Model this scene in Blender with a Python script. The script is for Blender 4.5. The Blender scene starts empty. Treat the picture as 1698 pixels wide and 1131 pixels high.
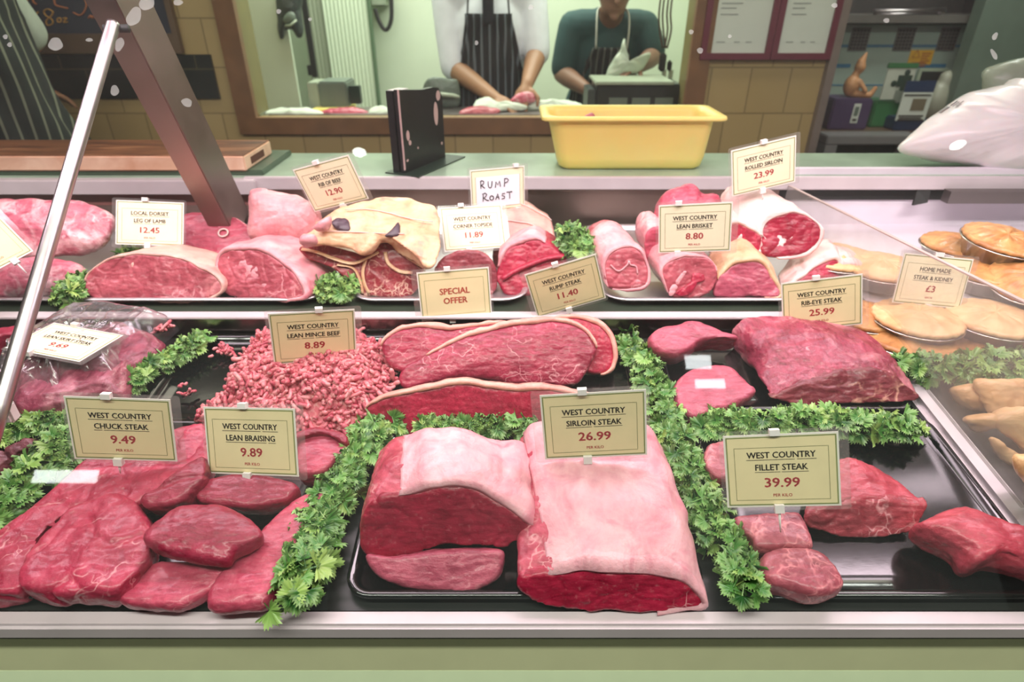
import bpy, bmesh, math, random
from mathutils import Vector as V, Matrix, noise, Euler
random.seed(7)
sc = bpy.context.scene
COL = sc.collection

# ------------------------------------------------------------------ camera
CZ = 1.45                      # eye height above the shop floor
TILT = math.radians(30)
F = 1000.0                     # focal length in pixels of the 1698 px wide frame
cd = bpy.data.cameras.new('camera'); cam = bpy.data.objects.new('camera', cd); COL.objects.link(cam)
cam.location = (0, 0, CZ); cam.rotation_euler = (math.pi/2 - TILT, 0, 0)
cd.sensor_width = 36; cd.lens = 36*F/1698; cd.clip_start = 0.01
cd.dof.use_dof = True; cd.dof.focus_distance = 0.80; cd.dof.aperture_fstop = 4.5
sc.camera = cam

# ------------------------------------------------------------------ world, exposure, large lights
sc.view_settings.view_transform = 'Standard'; sc.view_settings.look = 'None'
sc.view_settings.gamma = 1.0; sc.view_settings.use_curve_mapping = False
sc.view_settings.exposure = 0.25
w = bpy.data.worlds.new('shop_ambient'); sc.world = w; w.use_nodes = True
w.node_tree.nodes['Background'].inputs[0].default_value = (0.72, 0.80, 0.70, 1)
w.node_tree.nodes['Background'].inputs[1].default_value = 0.22
sc.cycles.use_denoising = True
sc.cycles.max_bounces = 8; sc.cycles.transparent_max_bounces = 16; sc.cycles.caustics_reflective = False
sc.cycles.caustics_refractive = False; sc.cycles.sample_clamp_indirect = 4

def area(name, loc, target, sx, sy, power, col):
    l = bpy.data.lights.new(name, 'AREA'); l.shape = 'RECTANGLE'; l.size = sx; l.size_y = sy
    l.energy = power; l.color = col
    o = bpy.data.objects.new(name, l); COL.objects.link(o); o.location = loc
    o.rotation_euler = (V(target)-V(loc)).to_track_quat('-Z', 'Y').to_euler()
    return o
area('case_tube_light', (0.0, 0.84, CZ+0.20), (0.0, 0.84, CZ-0.5), 2.6, 0.12, 13.5, (1.0, 0.78, 0.88))
area('case_rear_tube_light', (0.0, 1.07, CZ+0.20), (0.0, 1.07, CZ-0.5), 2.6, 0.08, 5.5, (1.0, 0.80, 0.90))
area('prep_room_light', (-0.2, 3.3, CZ+1.05), (-0.2, 3.3, 0), 2.0, 0.9, 60, (0.93, 1.0, 0.86))
area('aisle_light', (0.2, 1.95, CZ+1.05), (0.2, 2.1, 0), 3.4, 0.3, 10, (1.0, 0.93, 0.74))
area('alcove_fill_light', (1.75, 2.45, CZ+1.1), (1.75, 3.0, 1.0), 0.8, 0.3, 13, (0.95, 1.0, 0.92))  # fill light added to brighten the alcove
area('shop_fill_light', (0.0, -0.10, CZ+1.20), (0.0, 0.40, CZ-0.6), 3.2, 0.14, 40, (0.97, 1.0, 0.88))  # unseen fill added for the counter front, kept out of the glass reflections

# ------------------------------------------------------------------ picture -> place
FW = V((0, math.cos(TILT), -math.sin(TILT))); UP = V((0, math.sin(TILT), math.cos(TILT))); RT = V((1, 0, 0))
CAM = V((0, 0, CZ))
def ray(px, py): return FW + RT*((px-849)/F) + UP*((565.5-py)/F)
def aty(px, py, y): r = ray(px, py); return CAM + r*(y/r.y)
def atz(px, py, z): r = ray(px, py); return CAM + r*(z/r.z)        # z relative to the eye
def atx(px, py, x): r = ray(px, py); return CAM + r*(x/r.x)
def atp(px, py, p0, n): r = ray(px, py); return CAM + r*((p0-CAM).dot(n)/r.dot(n))
DK_S = 0.13
DN = V((0, -DK_S, 1)).normalized()
def dz(y): return CZ - 0.60 + DK_S*(y-0.43)
def deck(px, py, h=0): return atp(px, py, V((0, 0.43, CZ-0.60+h)), DN)
SH = -0.49
def shelf(px, py, h=0): return atz(px, py, SH+h)
def tiltn(a, yaw=0):
    a = math.radians(a); n = V((0, -math.sin(a), math.cos(a)))
    return Matrix.Rotation(math.radians(yaw), 3, 'Z') @ n

# ------------------------------------------------------------------ object helpers
def link(name, me, m=None, parent=None, smooth=True):
    o = bpy.data.objects.new(name, me); COL.objects.link(o)
    if m:
        for q in (m if isinstance(m, (list, tuple)) else [m]): me.materials.append(q)
    if smooth:
        for p in me.polygons: p.use_smooth = True
    if parent is not None:
        o.parent = parent; o.matrix_parent_inverse = parent.matrix_basis.inverted()
    return o
def mesh(name, vs, fs, m=None, parent=None, smooth=True, centre=True):
    c = V((0, 0, 0))
    if centre and vs:
        lo = V([min(v[i] for v in vs) for i in range(3)]); hi = V([max(v[i] for v in vs) for i in range(3)])
        c = V(((lo.x+hi.x)/2, (lo.y+hi.y)/2, lo.z))
    me = bpy.data.meshes.new(name); me.from_pydata([V(v)-c for v in vs], [], fs); me.update()
    bm = bmesh.new(); bm.from_mesh(me); bmesh.ops.recalc_face_normals(bm, faces=bm.faces[:]); bm.to_mesh(me); bm.free()
    o = link(name, me, m, None, smooth)
    o.location = c
    if parent is not None:
        o.parent = parent; o.matrix_parent_inverse = parent.matrix_basis.inverted()
    return o
def tag(o, label, cat, group=None, kind=None):
    o['label'] = label; o['category'] = cat
    if group: o['group'] = group
    if kind: o['kind'] = kind
    return o
def empty(name, loc, label=None, cat=None, group=None):
    o = bpy.data.objects.new(name, None); COL.objects.link(o); o.location = loc; o.empty_display_size = 0.02
    if label: tag(o, label, cat, group)
    return o
def struct(o): o['kind'] = 'structure'; return o
def boxvf(x0, x1, y0, y1, z0, z1, M=None):
    vs = [V((x, y, z)) for x in (x0, x1) for y in (y0, y1) for z in (z0, z1)]
    if M is not None: vs = [M @ v for v in vs]
    return vs, [(0, 1, 3, 2), (4, 6, 7, 5), (0, 4, 5, 1), (2, 3, 7, 6), (0, 2, 6, 4), (1, 5, 7, 3)]
def box(name, x0, x1, y0, y1, z0, z1, m, parent=None, bev=0.0, M=None, smooth=False):
    vs, fs = boxvf(x0, x1, y0, y1, z0, z1, M)
    o = mesh(name, vs, fs, m, parent, smooth)
    if bev:
        bm = bmesh.new(); bm.from_mesh(o.data)
        bmesh.ops.bevel(bm, geom=bm.edges[:], offset=bev, segments=2, affect='EDGES', clamp_overlap=True)
        bm.to_mesh(o.data); bm.free()
    return o
class MB:
    def __init__(s): s.v = []; s.f = []
    def add(s, vs, fs): b = len(s.v); s.v += list(vs); s.f += [tuple(i+b for i in f) for f in fs]
    def box(s, *a, **k): s.add(*boxvf(*a, **k))
    def build(s, name, m, parent=None, smooth=False): return mesh(name, s.v, s.f, m, parent, smooth)
def frames(path):
    n = len(path); T = []
    for i in range(n):
        a = path[max(i-1, 0)]; b = path[min(i+1, n-1)]; t = (b-a)
        T.append(t.normalized() if t.length > 1e-9 else V((0, 0, 1)))
    ref = V((0, 0, 1)) if abs(T[0].z) < 0.9 else V((1, 0, 0))
    N = []; u = T[0].cross(ref).normalized()
    for t in T:
        u = (u - t*u.dot(t)); u = u.normalized() if u.length > 1e-6 else t.orthogonal().normalized(); N.append((u, t.cross(u)))
    return N
def tubevf(path, r, k=8, closed=False, caps=True, flat=1.0):
    path = [V(p) for p in path]; n = len(path); fr = frames(path); vs = []; fs = []
    rr = r if isinstance(r, (list, tuple)) else [r]*n
    for p, (u, w_), q in zip(path, fr, rr):
        for j in range(k):
            a = 2*math.pi*j/k; vs.append(p + u*math.cos(a)*q + w_*math.sin(a)*q*flat)
    for i in range(n if closed else n-1):
        for j in range(k):
            a = i*k+j; b = i*k+(j+1) % k; c = ((i+1) % n)*k+(j+1) % k; d = ((i+1) % n)*k+j; fs.append((a, b, c, d))
    if caps and not closed:
        fs.append(tuple(range(k-1, -1, -1))); fs.append(tuple(range((n-1)*k, n*k)))
    return vs, fs
def tube(name, path, r, m, parent=None, k=8, closed=False, flat=1.0):
    vs, fs = tubevf(path, r, k, closed, True, flat); return mesh(name, vs, fs, m, parent, True)
def cr(pts, n, closed=True):
    """Catmull-Rom resample to n even points."""
    P = [V(p) for p in pts]; m = len(P); out = []
    segs = m if closed else m-1
    for i in range(segs):
        if closed: a, b, c, d = P[i-1], P[i], P[(i+1) % m], P[(i+2) % m]
        else: a, b, c, d = P[max(i-1, 0)], P[i], P[i+1], P[min(i+2, m-1)]
        for s in range(12):
            t = s/12
            out.append(0.5*((2*b)+(c-a)*t+(2*a-5*b+4*c-d)*t*t+(-a+3*b-3*c+d)*t*t*t))
    if closed: out.append(out[0])
    else: out.append(P[-1])
    L = [0]
    for i in range(1, len(out)): L.append(L[-1]+(out[i]-out[i-1]).length)
    res = []; tot = L[-1]; k = 0
    for i in range(n):
        s = tot*i/(n if closed else n-1)
        while k < len(L)-2 and L[k+1] < s: k += 1
        dl = L[k+1]-L[k]; t = (s-L[k])/dl if dl > 1e-12 else 0
        res.append(out[k].lerp(out[k+1], min(max(t, 0), 1)))
    return res
def organic(name, vs, fs, m, parent, vox=.0026, seed=0, amp=.0009, freq=60, crease=0.0, cfreq=14, fib=.0007, fdir=(60, 200, 200), fine=.0005, sm=2):
    """even, closed surface with creases, fibres and small unevenness"""
    me = bpy.data.meshes.new('tmp'); me.from_pydata([tuple(v) for v in vs], [], fs); me.update()
    bm = bmesh.new(); bm.from_mesh(me); bmesh.ops.recalc_face_normals(bm, faces=bm.faces[:]); bm.to_mesh(me); bm.free()
    o = bpy.data.objects.new('tmp', me); COL.objects.link(o)
    r = o.modifiers.new('r', 'REMESH'); r.mode = 'VOXEL'; r.voxel_size = vox
    q = o.modifiers.new('s', 'SMOOTH'); q.iterations = sm; q.factor = .5
    dg = bpy.context.evaluated_depsgraph_get(); me2 = bpy.data.meshes.new_from_object(o.evaluated_get(dg)); bpy.data.objects.remove(o)
    N = noise.noise; out = []; s7 = seed*7.31
    for v in me2.vertices:
        p = v.co; n = v.normal; a = V((p.x+s7, p.y, p.z)); d = N(a*freq)*amp+N(a*210)*fine
        if crease:
            w1 = N(a*cfreq+V((0, 0, N(a*40)*.25))); d -= crease*math.exp(-(w1/.07)**2)
        if fib: d += fib*N(V((a.x*fdir[0], a.y*fdir[1], a.z*fdir[2])))
        out.append(p+n*d)
    f2 = [tuple(p.vertices) for p in me2.polygons]; bpy.data.meshes.remove(me2)
    return mesh(name, out, f2, m, parent)
def cen(ps): return sum(ps, V((0, 0, 0)))/len(ps)
def nz(p, f, s=0): return noise.noise(V((p.x*f+s*7.3, p.y*f-s*3.1, p.z*f+s*1.7)))
def nv(p, f, s=0): return V((nz(p, f, s), nz(p, f, s+11), nz(p, f, s+23)))
def stitch(rings, cap0=True, cap1=True):
    n = len(rings[0]); vs = [p for r in rings for p in r]; fs = []
    for i in range(len(rings)-1):
        for j in range(n):
            a = i*n+j; b = i*n+(j+1) % n; fs.append((a, b, b+n, a+n))
    if cap0:
        c = len(vs); vs.append(cen(rings[0])); fs += [(c, (j+1) % n, j) for j in range(n)]
    if cap1:
        c = len(vs); vs.append(cen(rings[-1])); o = (len(rings)-1)*n; fs += [(c, o+j, o+(j+1) % n) for j in range(n)]
    return vs, fs
def slab_rings(pts, n, thick, dome, r):
    c = cen(pts); out = []
    def ring(inset, h): 
        q = []
        for p in pts:
            d = p-c; l = d.length; q.append(c + d*max(0.02, 1-inset/l) + n*h)
        return q
    def rs(s, h): return [c+(p-c)*s+n*h for p in pts]
    out.append(rs(.5, -thick)); out.append(ring(r*.9, -thick)); out.append(ring(r*.15, -thick+r*.5)); out.append(ring(-r*.1, -thick*.5))
    out.append(ring(0, -r*.9)); out.append(ring(r*.25, -r*.3)); out.append(ring(r*.9, 0))
    for s in (.82, .66, .5, .34, .18): out.append(rs(s, dome*(1-s*s)))
    return out
def slab(name, px, plane, thick, m, parent=None, dome=.0015, r=.005, n=80, amp=.0018, freq=24, seed=0, fine=.0005, sil=False, crease=.0, cfreq=16, fib=.0007, fdir=(60, 200, 200), vox=.0026):
    """A cut of meat: its outline, seen in the photograph, laid on a plane in the case and given its thickness."""
    p0, nn = plane
    cy_ = sum(q[1] for q in px)/len(px); hy = max(q[1] for q in px)-min(q[1] for q in px)
    base = []
    for x, y in px:
        a = atp(x, y, p0, nn)
        if sil:
            w_ = min(max(.5+(y-cy_)/hy*1.6, 0), 1); w_ = w_*w_*(3-2*w_)
            a = a.lerp(atp(x, y, p0-nn*thick*.8, nn)+nn*thick*.8, w_)
        base.append(a)
    pts = cr(base, n)
    rings = slab_rings(pts, nn, thick, dome, r)
    vs, fs = stitch(rings)
    vs = [v + nn*nz(v, freq, seed)*amp + nv(v, freq*1.6, seed+5)*amp*.5 for v in vs]
    return organic(name, vs, fs, m, parent, vox, seed, crease=crease, cfreq=cfreq, fib=fib, fdir=fdir, fine=fine), pts
def rim(name, pts, nn, i0, i1, tf, thick, m, parent, lift=.001, seed=3, lap=.0):
    """Fat along part of a steak's edge, i0..i1 as fractions of its outline."""
    n = len(pts); c = cen(pts); a = int(i0*n); b = int(i1*n); idx = list(range(a, b+1))
    secs = []
    for q, i in enumerate(idx):
        p = pts[i % n]; t = (pts[(i+1) % n]-pts[i-1]).normalized(); o = t.cross(nn)
        if o.dot(p-c) < 0: o = -o
        wv = math.sin(math.pi*min(max((q+.5)/len(idx), .0), 1))**.5
        k = tf*wv*(1+.35*nz(p, 60, seed)); e = .0015+lap
        sec = [p-o*e+nn*lift, p+o*k*.5+nn*lift*1.6, p+o*k*.95+nn*(-.0015), p+o*k-nn*thick*.5, p+o*k*.8-nn*thick*.95, p-o*e-nn*thick*.97]
        secs.append([v+nv(v, 90, seed)*.0012 for v in sec])
    vs, fs = stitch(secs)
    return mesh(name, vs, fs, m, parent)
def joint(name, px, plane, back, m_body, m_face, parent, taper=.25, bulge=.02, n=130, amp=.004, freq=28, seed=0, rings=12, face_in=.0015, fine=.0007, sq=.45, fr=.004):
    """A joint of meat: a cut face of the photographed outline, the body running back from it and rounding off."""
    p0, nn = plane
    pts = cr([atp(x, y, p0, nn) for x, y in px], n); c = cen(pts); back = V(back)
    R = []
    for k in range(rings+1):
        t = k/rings; s = (1+bulge*math.sin(math.pi*t)-taper*t*t)
        if t > .6: s *= max(.0, 1-((t-.6)/.4)**2)**sq if t < .999 else .12
        R.append([c+(p-c)*s+back*t for p in pts])
    def dsp(v): return v+nv(v, freq, seed)*amp
    body = [[dsp(v) for v in r] for r in R]
    vs, fs = stitch(body)
    ob = organic('meat', vs, fs, m_body, parent, .003, seed, fine=fine, crease=.001, cfreq=22)
    inn = nn if (back.dot(nn) < 0) else -nn
    def rg(ins, h): return [c+(p-c)*max(.02, 1-ins/(p-c).length)+inn*h for p in pts]
    cap = [R[0], rg(fr*.3, fr*.5), rg(fr, fr*.8)]+[[c+(p-c)*s+inn*(fr*.8-face_in*(1-s)) for p in pts] for s in (.8, .62, .45, .28, .12)]
    cap = [[dsp(c+(p-c)*.995-inn*.008) for p in pts]]+[[dsp(v) for v in r] for i, r in enumerate(cap)]
    vs, fs = stitch(cap)
    fo = organic('cut_face', vs, fs, m_face, parent, .0022, seed+1, amp=.0014, fine=.0004, crease=.0012, cfreq=24, sm=1)
    return [[dsp(v) for v in r] for r in R], pts
def block(px_f, pl_f, px_b, pl_b, parent, m_body, m_face, n=150, rings=24, amp=.003, freq=30, seed=0, arch=0.0, fine=.0006, fr=.005, face=True):
    """A joint lofted between a front and a rear cross-section."""
    A = cr([atp(x, y, *pl_f) for x, y in px_f], n); B = cr([atp(x, y, *pl_b) for x, y in px_b], n)
    ax = (cen(B)-cen(A)).normalized(); R = []
    for k in range(rings+1):
        t = k/rings; R.append([a.lerp(b, t)+V((0, 0, arch*math.sin(math.pi*t))) for a, b in zip(A, B)])
    def dsp(v): return v+nv(v, freq, seed)*amp
    R = [[dsp(v) for v in r] for r in R]
    cB = cen(R[-1]); endc = [[cB+(p-cB)*s+ax*.008*(1-s)**.5 for p in R[-1]] for s in (.9, .6, .3)]
    vs, fs = stitch(R+endc); organic('meat', vs, fs, m_body, parent, .0028, seed, fine=fine, crease=.001, cfreq=20)
    c = cen(R[0])
    def rg(ins, h): return [c+(p-c)*max(.02, 1-ins/(p-c).length)-ax*h for p in R[0]]
    cap = [R[0], rg(fr*.3, fr*.5), rg(fr, fr*.8)]+[[c+(p-c)*s-ax*(fr*.8) for p in R[0]] for s in (.8, .62, .45, .28, .12)]
    cap = [[c+(p-c)*.995+ax*.008 for p in R[0]]]+cap
    vs, fs = stitch(cap); organic('cut_face', vs, fs, m_face, parent, .0022, seed+1, amp=.0016, fine=.0004, crease=.0014, cfreq=20, sm=1)
    return R
def fatcap(R, i0, i1, tf, m, parent, j0=0, j1=None, front=.004, seed=2, name='fat_cap', amp=.002):
    """A layer of fat over part of a joint's side (i0..i1 fractions around the section)."""
    n = len(R[0]); a = int(i0*n); b = int(i1*n); idx = list(range(a, b+1)); j1 = len(R)-1 if j1 is None else j1
    outer = []; inner = []
    rows = list(range(j0, j1+1))
    for jj, j in enumerate(rows):
        c = cen(R[j]); ax = (cen(R[min(j+1, len(R)-1)])-cen(R[max(j-1, 0)])).normalized(); ro = []; ri = []
        for q, i in enumerate(idx):
            p = R[j][i % n]; t = (R[j][(i+1) % n]-R[j][i-1]).normalized(); o = t.cross(ax)
            if o.dot(p-c) < 0: o = -o
            wv = min(1, math.sin(math.pi*(q+.3)/(len(idx)-.4+.0001))*1.8); wv = max(wv, .08)
            e = -ax*front*(1 if jj == 0 else 0)
            k = tf*wv*(1+.3*nz(p, 50, seed))*(.75 if jj == 0 else 1)
            ro.append(p+o*k+e+nv(p, 45, seed)*amp+o*(nz(p, 110, seed)*.0012+nz(p, 230, seed)*.0006)); ri.append(p-o*.002+e*.8)
        outer.append(ro); inner.append(ri)
    W = len(idx); H = len(rows); vs = [p for r in outer for p in r]+[p for r in inner for p in r]; fs = []; K = W*H
    for y in range(H-1):
        for x in range(W-1):
            a_ = y*W+x; fs.append((a_, a_+1, a_+W+1, a_+W)); fs.append((K+a_, K+a_+W, K+a_+W+1, K+a_+1))
    for x in range(W-1):
        fs.append((x, K+x, K+x+1, x+1)); s = (H-1)*W+x; fs.append((s, s+1, K+s+1, K+s))
    for y in range(H-1):
        s = y*W; fs.append((s, s+W, K+s+W, K+s)); s = y*W+W-1; fs.append((s, K+s, K+s+W, s+W))
    return mesh(name, vs, fs, m, parent)
def pillow(name, px, plane, df, db, m, parent=None, n=64, amp=.004, freq=25, seed=0, fine=.0005, pw=.5, wr=0):
    """A rounded lump with the photographed outline, bulging df towards and db away from the viewer."""
    p0, nn = plane; pts = cr([atp(x, y, p0, nn) for x, y in px], n); c = cen(pts); R = []
    S = [.1, .3, .5, .68, .82, .92, .98]
    for s in S: R.append([c+(p-c)*s+nn*df*(1-s*s)**pw for p in pts])
    R.append(pts)
    for s in reversed(S): R.append([c+(p-c)*s-nn*db*(1-s*s)**pw for p in pts])
    def dsp(v):
        q = v+nv(v, freq, seed)*amp
        if wr: q += nn*wr*(abs(nz(V((v.x*1.0, v.y, v.z*2.2)), 22, seed+9))-.25)+nn*wr*.6*abs(nz(v, 50, seed+2))
        return q
    R = [[dsp(v) for v in r] for r in R]
    vs, fs = stitch(R)
    if wr or not fine: return mesh(name, vs, fs, m, parent)
    return organic(name, vs, fs, m, parent, min(.003, max(df+db, .006)/4), seed, fine=fine, crease=.0012, cfreq=20)

# ------------------------------------------------------------------ materials
def lin(r, g, b):
    f = lambda c: (c/255/12.92 if c/255 <= .04045 else ((c/255+.055)/1.055)**2.4)
    return (f(r), f(g), f(b), 1)
class NT:
    def __init__(s, name):
        s.m = bpy.data.materials.new(name); s.m.use_nodes = True; s.t = s.m.node_tree; s.n = s.t.nodes
        s.b = s.n['Principled BSDF']; s.out = s.n['Material Output']; s.tc = s.n.new('ShaderNodeTexCoord').outputs['Object']
    def link(s, a, b): s.t.links.new(a, b)
    def set(s, **k):
        for q, v in k.items():
            i = s.b.inputs[q.replace('_', ' ')]
            if hasattr(v, 'links') or hasattr(v, 'is_output'): s.link(v, i)
            else: i.default_value = v
    def mapv(s, scale, vec=None, rot=(0, 0, 0)):
        x = s.n.new('ShaderNodeMapping'); x.inputs['Scale'].default_value = scale if isinstance(scale, (tuple, list)) else (scale,)*3
        x.inputs['Rotation'].default_value = rot
        s.link(vec or s.tc, x.inputs[0]); return x.outputs[0]
    def noise(s, scale, detail=4, rough=.55, dist=0, vec=None):
        x = s.n.new('ShaderNodeTexNoise'); x.inputs['Scale'].default_value = scale; x.inputs['Detail'].default_value = detail
        x.inputs['Roughness'].default_value = rough; x.inputs['Distortion'].default_value = dist
        s.link(vec or s.tc, x.inputs['Vector']); return x.outputs['Fac']
    def vor(s, scale, vec=None, feat='DISTANCE_TO_EDGE'):
        x = s.n.new('ShaderNodeTexVoronoi'); x.feature = feat; x.inputs['Scale'].default_value = scale
        s.link(vec or s.tc, x.inputs['Vector']); return x.outputs[0]
    def wave(s, scale, dist=2, vec=None, dirn='X', det=2):
        x = s.n.new('ShaderNodeTexWave'); x.inputs['Scale'].default_value = scale; x.inputs['Distortion'].default_value = dist
        x.inputs['Detail'].default_value = det; x.bands_direction = dirn; s.link(vec or s.tc, x.inputs['Vector']); return x.outputs['Fac']
    def ramp(s, fac, *stops):
        x = s.n.new('ShaderNodeValToRGB'); e = x.color_ramp.elements
        while len(e) < len(stops): e.new(.5)
        for q, (p, c) in zip(e, stops):
            q.position = p; q.color = c if isinstance(c, (tuple, list)) else (c, c, c, 1)
        s.link(fac, x.inputs[0]); return x.outputs[0]
    def mix(s, fac, a, b, mode='MIX'):
        x = s.n.new('ShaderNodeMix'); x.data_type = 'RGBA'; x.blend_type = mode
        for v, i in ((fac, 0), (a, 6), (b, 7)):
            if hasattr(v, 'is_output'): s.link(v, x.inputs[i])
            else: x.inputs[i].default_value = v
        return x.outputs[2]
    def math(s, op, a, b=0.0):
        x = s.n.new('ShaderNodeMath'); x.operation = op
        for v, i in ((a, 0), (b, 1)):
            if hasattr(v, 'is_output'): s.link(v, x.inputs[i])
            else: x.inputs[i].default_value = v
        return x.outputs[0]
    def addv(s, a, fac_noise_scale, amt):
        """coordinates distorted by coloured noise"""
        x = s.n.new('ShaderNodeTexNoise'); x.inputs['Scale'].default_value = fac_noise_scale; x.inputs['Detail'].default_value = 2
        s.link(a, x.inputs['Vector'])
        y = s.n.new('ShaderNodeVectorMath'); y.operation = 'MULTIPLY_ADD'; s.link(x.outputs['Color'], y.inputs[0])
        y.inputs[1].default_value = (amt,)*3; s.link(a, y.inputs[2]); return y.outputs[0]
    def bump(s, h, strength=.4, dist=.002, prev=None):
        x = s.n.new('ShaderNodeBump'); x.inputs['Strength'].default_value = strength; x.inputs['Distance'].default_value = dist
        s.link(h, x.inputs['Height'])
        if prev: s.link(prev, x.inputs['Normal'])
        s.link(x.outputs[0], s.b.inputs['Normal']); return x.outputs[0]
MATS = {}
def plain(name, col, rough=.5, metal=0.0, var=.08, vscale=18, bump=0.0, bscale=200, spec=None, sub=0, coat=0):
    if name in MATS: return MATS[name]
    t = NT(name); f = t.noise(vscale, 4)
    dk = tuple(c*(1-var) for c in col[:3])+(1,); lt = tuple(min(1, c*(1+var)) for c in col[:3])+(1,)
    t.set(Base_Color=t.ramp(f, (.3, dk), (.7, lt)), Roughness=rough, Metallic=metal)
    if spec is not None: t.set(Specular_IOR_Level=spec)
    if sub: t.set(Subsurface_Weight=sub, Subsurface_Scale=.01); t.b.inputs['Subsurface Radius'].default_value = (1, .4, .3)
    if coat: t.set(Coat_Weight=coat, Coat_Roughness=.15)
    if bump: t.bump(t.noise(bscale, 3), bump, .001)
    MATS[name] = t.m; return t.m
def meat(name, c1, c2, vein=lin(226, 160, 165), vs=22, vw=.05, vm=.5, fib=(40, 160, 160), rough=.40, patch=None, pm=.62, coat=.22, bs=.42):
    """wet muscle: mottled colour, fibres, a net of fat veins, optional paler membrane patches"""
    t = NT(name)
    base = t.ramp(t.noise(28, 7, .65, .6), (.32, c1), (.68, c2))
    fibre = t.noise(1.0, 4, .6, .4, vec=t.mapv(fib, t.addv(t.tc, 14, .03)))
    base = t.mix(t.math('MULTIPLY', t.ramp(fibre, (.40, 0.0), (.70, 1.0)), .30), base, tuple(min(1, a*1.5+.03) for a in c2[:3])+(1,))
    base = t.mix(t.math('MULTIPLY', t.ramp(fibre, (.30, 1.0), (.46, 0.0)), .35), base, tuple(a*.66 for a in c1[:3])+(1,))
    base = t.mix(t.ramp(t.noise(9, 4, .6, .5), (.42, 0.0), (.66, .55)), base, tuple(a*.60 for a in c1[:3])+(1,))
    base = t.mix(t.ramp(t.noise(190, 4, .6), (.58, 0.0), (.76, .22)), base, vein)
    if patch:
        pf = t.ramp(t.noise(13, 6, .65, .8), (pm-.05, 0.0), (pm+.12, .75)); base = t.mix(pf, base, patch)
    col = base
    for sc_, wd, ms, off in ((vs, vw, vm, 0), (vs*2.6, vw*1.1, vm+.07, 3)):
        e = t.vor(sc_, t.addv(t.tc, 34, .06))
        line = t.ramp(e, (0.0, 1.0), (wd, 0.0))
        mask = t.ramp(t.noise(19+off, 4, .6), (vm if not off else ms, 0.0), ((vm if not off else ms)+.12, 1.0))
        col = t.mix(t.math('MULTIPLY', t.math('MULTIPLY', line, mask), .85), col, vein)
    t.set(Base_Color=col, Roughness=t.ramp(t.noise(70, 3), (.35, rough*.75), (.65, rough*1.25)), Specular_IOR_Level=.42, Subsurface_Weight=.10, Subsurface_Scale=.004, Coat_Weight=coat, Coat_Roughness=.16)
    t.b.inputs['Subsurface Radius'].default_value = (1, .25, .2)
    b = t.bump(fibre, bs, .0022); b = t.bump(t.noise(60, 5), .5, .004, b); t.bump(t.noise(260, 3), .35, .0012, b)
    MATS[name] = t.m; return t.m
def fat(name, c1, c2, blotch=None, bm=.6, rough=.42, bs=.4, streak=(20, 60, 60)):
    t = NT(name); base = t.ramp(t.noise(24, 5, .6, .5), (.35, c1), (.65, c2))
    st = t.noise(1.0, 4, .6, .6, vec=t.mapv(streak, t.addv(t.tc, 10, .04)))
    base = t.mix(t.math('MULTIPLY', t.ramp(st, (.4, 0.0), (.7, 1.0)), .35), base, tuple(min(1, a*1.15) for a in c2[:3])+(1,))
    if blotch: base = t.mix(t.ramp(t.noise(17, 5, .6, 1.0), (bm, 0.0), (bm+.12, .75)), base, blotch)
    t.set(Base_Color=base, Roughness=rough, Subsurface_Weight=.2, Subsurface_Scale=.006, Coat_Weight=.2, Coat_Roughness=.25)
    t.b.inputs['Subsurface Radius'].default_value = (1, .5, .4)
    b = t.bump(st, bs, .002); b = t.bump(t.noise(60, 5), .5, .003, b); t.bump(t.noise(240, 3), .3, .001, b)
    MATS[name] = t.m; return t.m

M_chuck = meat('chuck_meat', lin(148, 30, 58), lin(184, 60, 86), vs=13, vw=.028, vm=.49, patch=lin(200, 96, 116), pm=.62, fib=(70, 40, 160))
M_braise = meat('braising_meat', lin(128, 21, 47), lin(159, 43, 70), vs=14, vw=.02, vm=.64)
M_pink = meat('bright_pink_meat', lin(167, 52, 77), lin(197, 82, 105), vw=.035, vm=.56, patch=lin(216, 124, 140), pm=.60)
M_rump = meat('rump_meat', lin(139, 21, 52), lin(167, 42, 72), vs=20, vw=.03, vm=.46, patch=lin(190, 76, 100), pm=.64)
M_sirl = meat('sirloin_meat', lin(132, 2, 38), lin(166, 10, 54), vs=26, vw=.03, vm=.60, rough=.36)
M_sirls = meat('sirloin_side_meat', lin(160, 40, 66), lin(196, 80, 100), vs=40, vw=.08, vm=.48, fib=(60, 60, 160))
M_ribeye = meat('ribeye_meat', lin(154, 52, 77), lin(189, 87, 109), vs=20, vw=.04, vm=.56, patch=lin(222, 150, 158), pm=.60)
M_ribjoint = meat('ribeye_joint_meat', lin(119, 28, 52), lin(171, 68, 91), vs=20, vw=.05, vm=.54, patch=lin(220, 150, 158), pm=.55, fib=(160, 40, 160))
M_fillet = meat('fillet_meat', lin(158, 40, 58), lin(191, 73, 91), vs=14, vw=.035, vm=.56, patch=lin(226, 150, 150), pm=.66, fib=(40, 140, 140))
M_filslice = meat('fillet_slice_meat', lin(140, 62, 76), lin(176, 88, 100), vein=lin(222, 140, 146), vs=34, vw=.09, vm=.42, fib=(80, 80, 80))
M_brown = meat('dry_brown_meat', lin(98, 62, 52), lin(150, 104, 82), vs=20, vw=.05, vm=.55)
M_skirt = meat('skirt_meat', lin(112, 34, 56), lin(158, 76, 96), vs=14, vw=.05, vm=.56, patch=lin(190, 120, 132), pm=.58, fib=(140, 30, 140))
M_lamb = meat('lamb_meat', lin(152, 52, 66), lin(191, 92, 105), vs=18, vw=.06, vm=.5, patch=lin(226, 150, 152), pm=.60, fib=(50, 120, 120))
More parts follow.
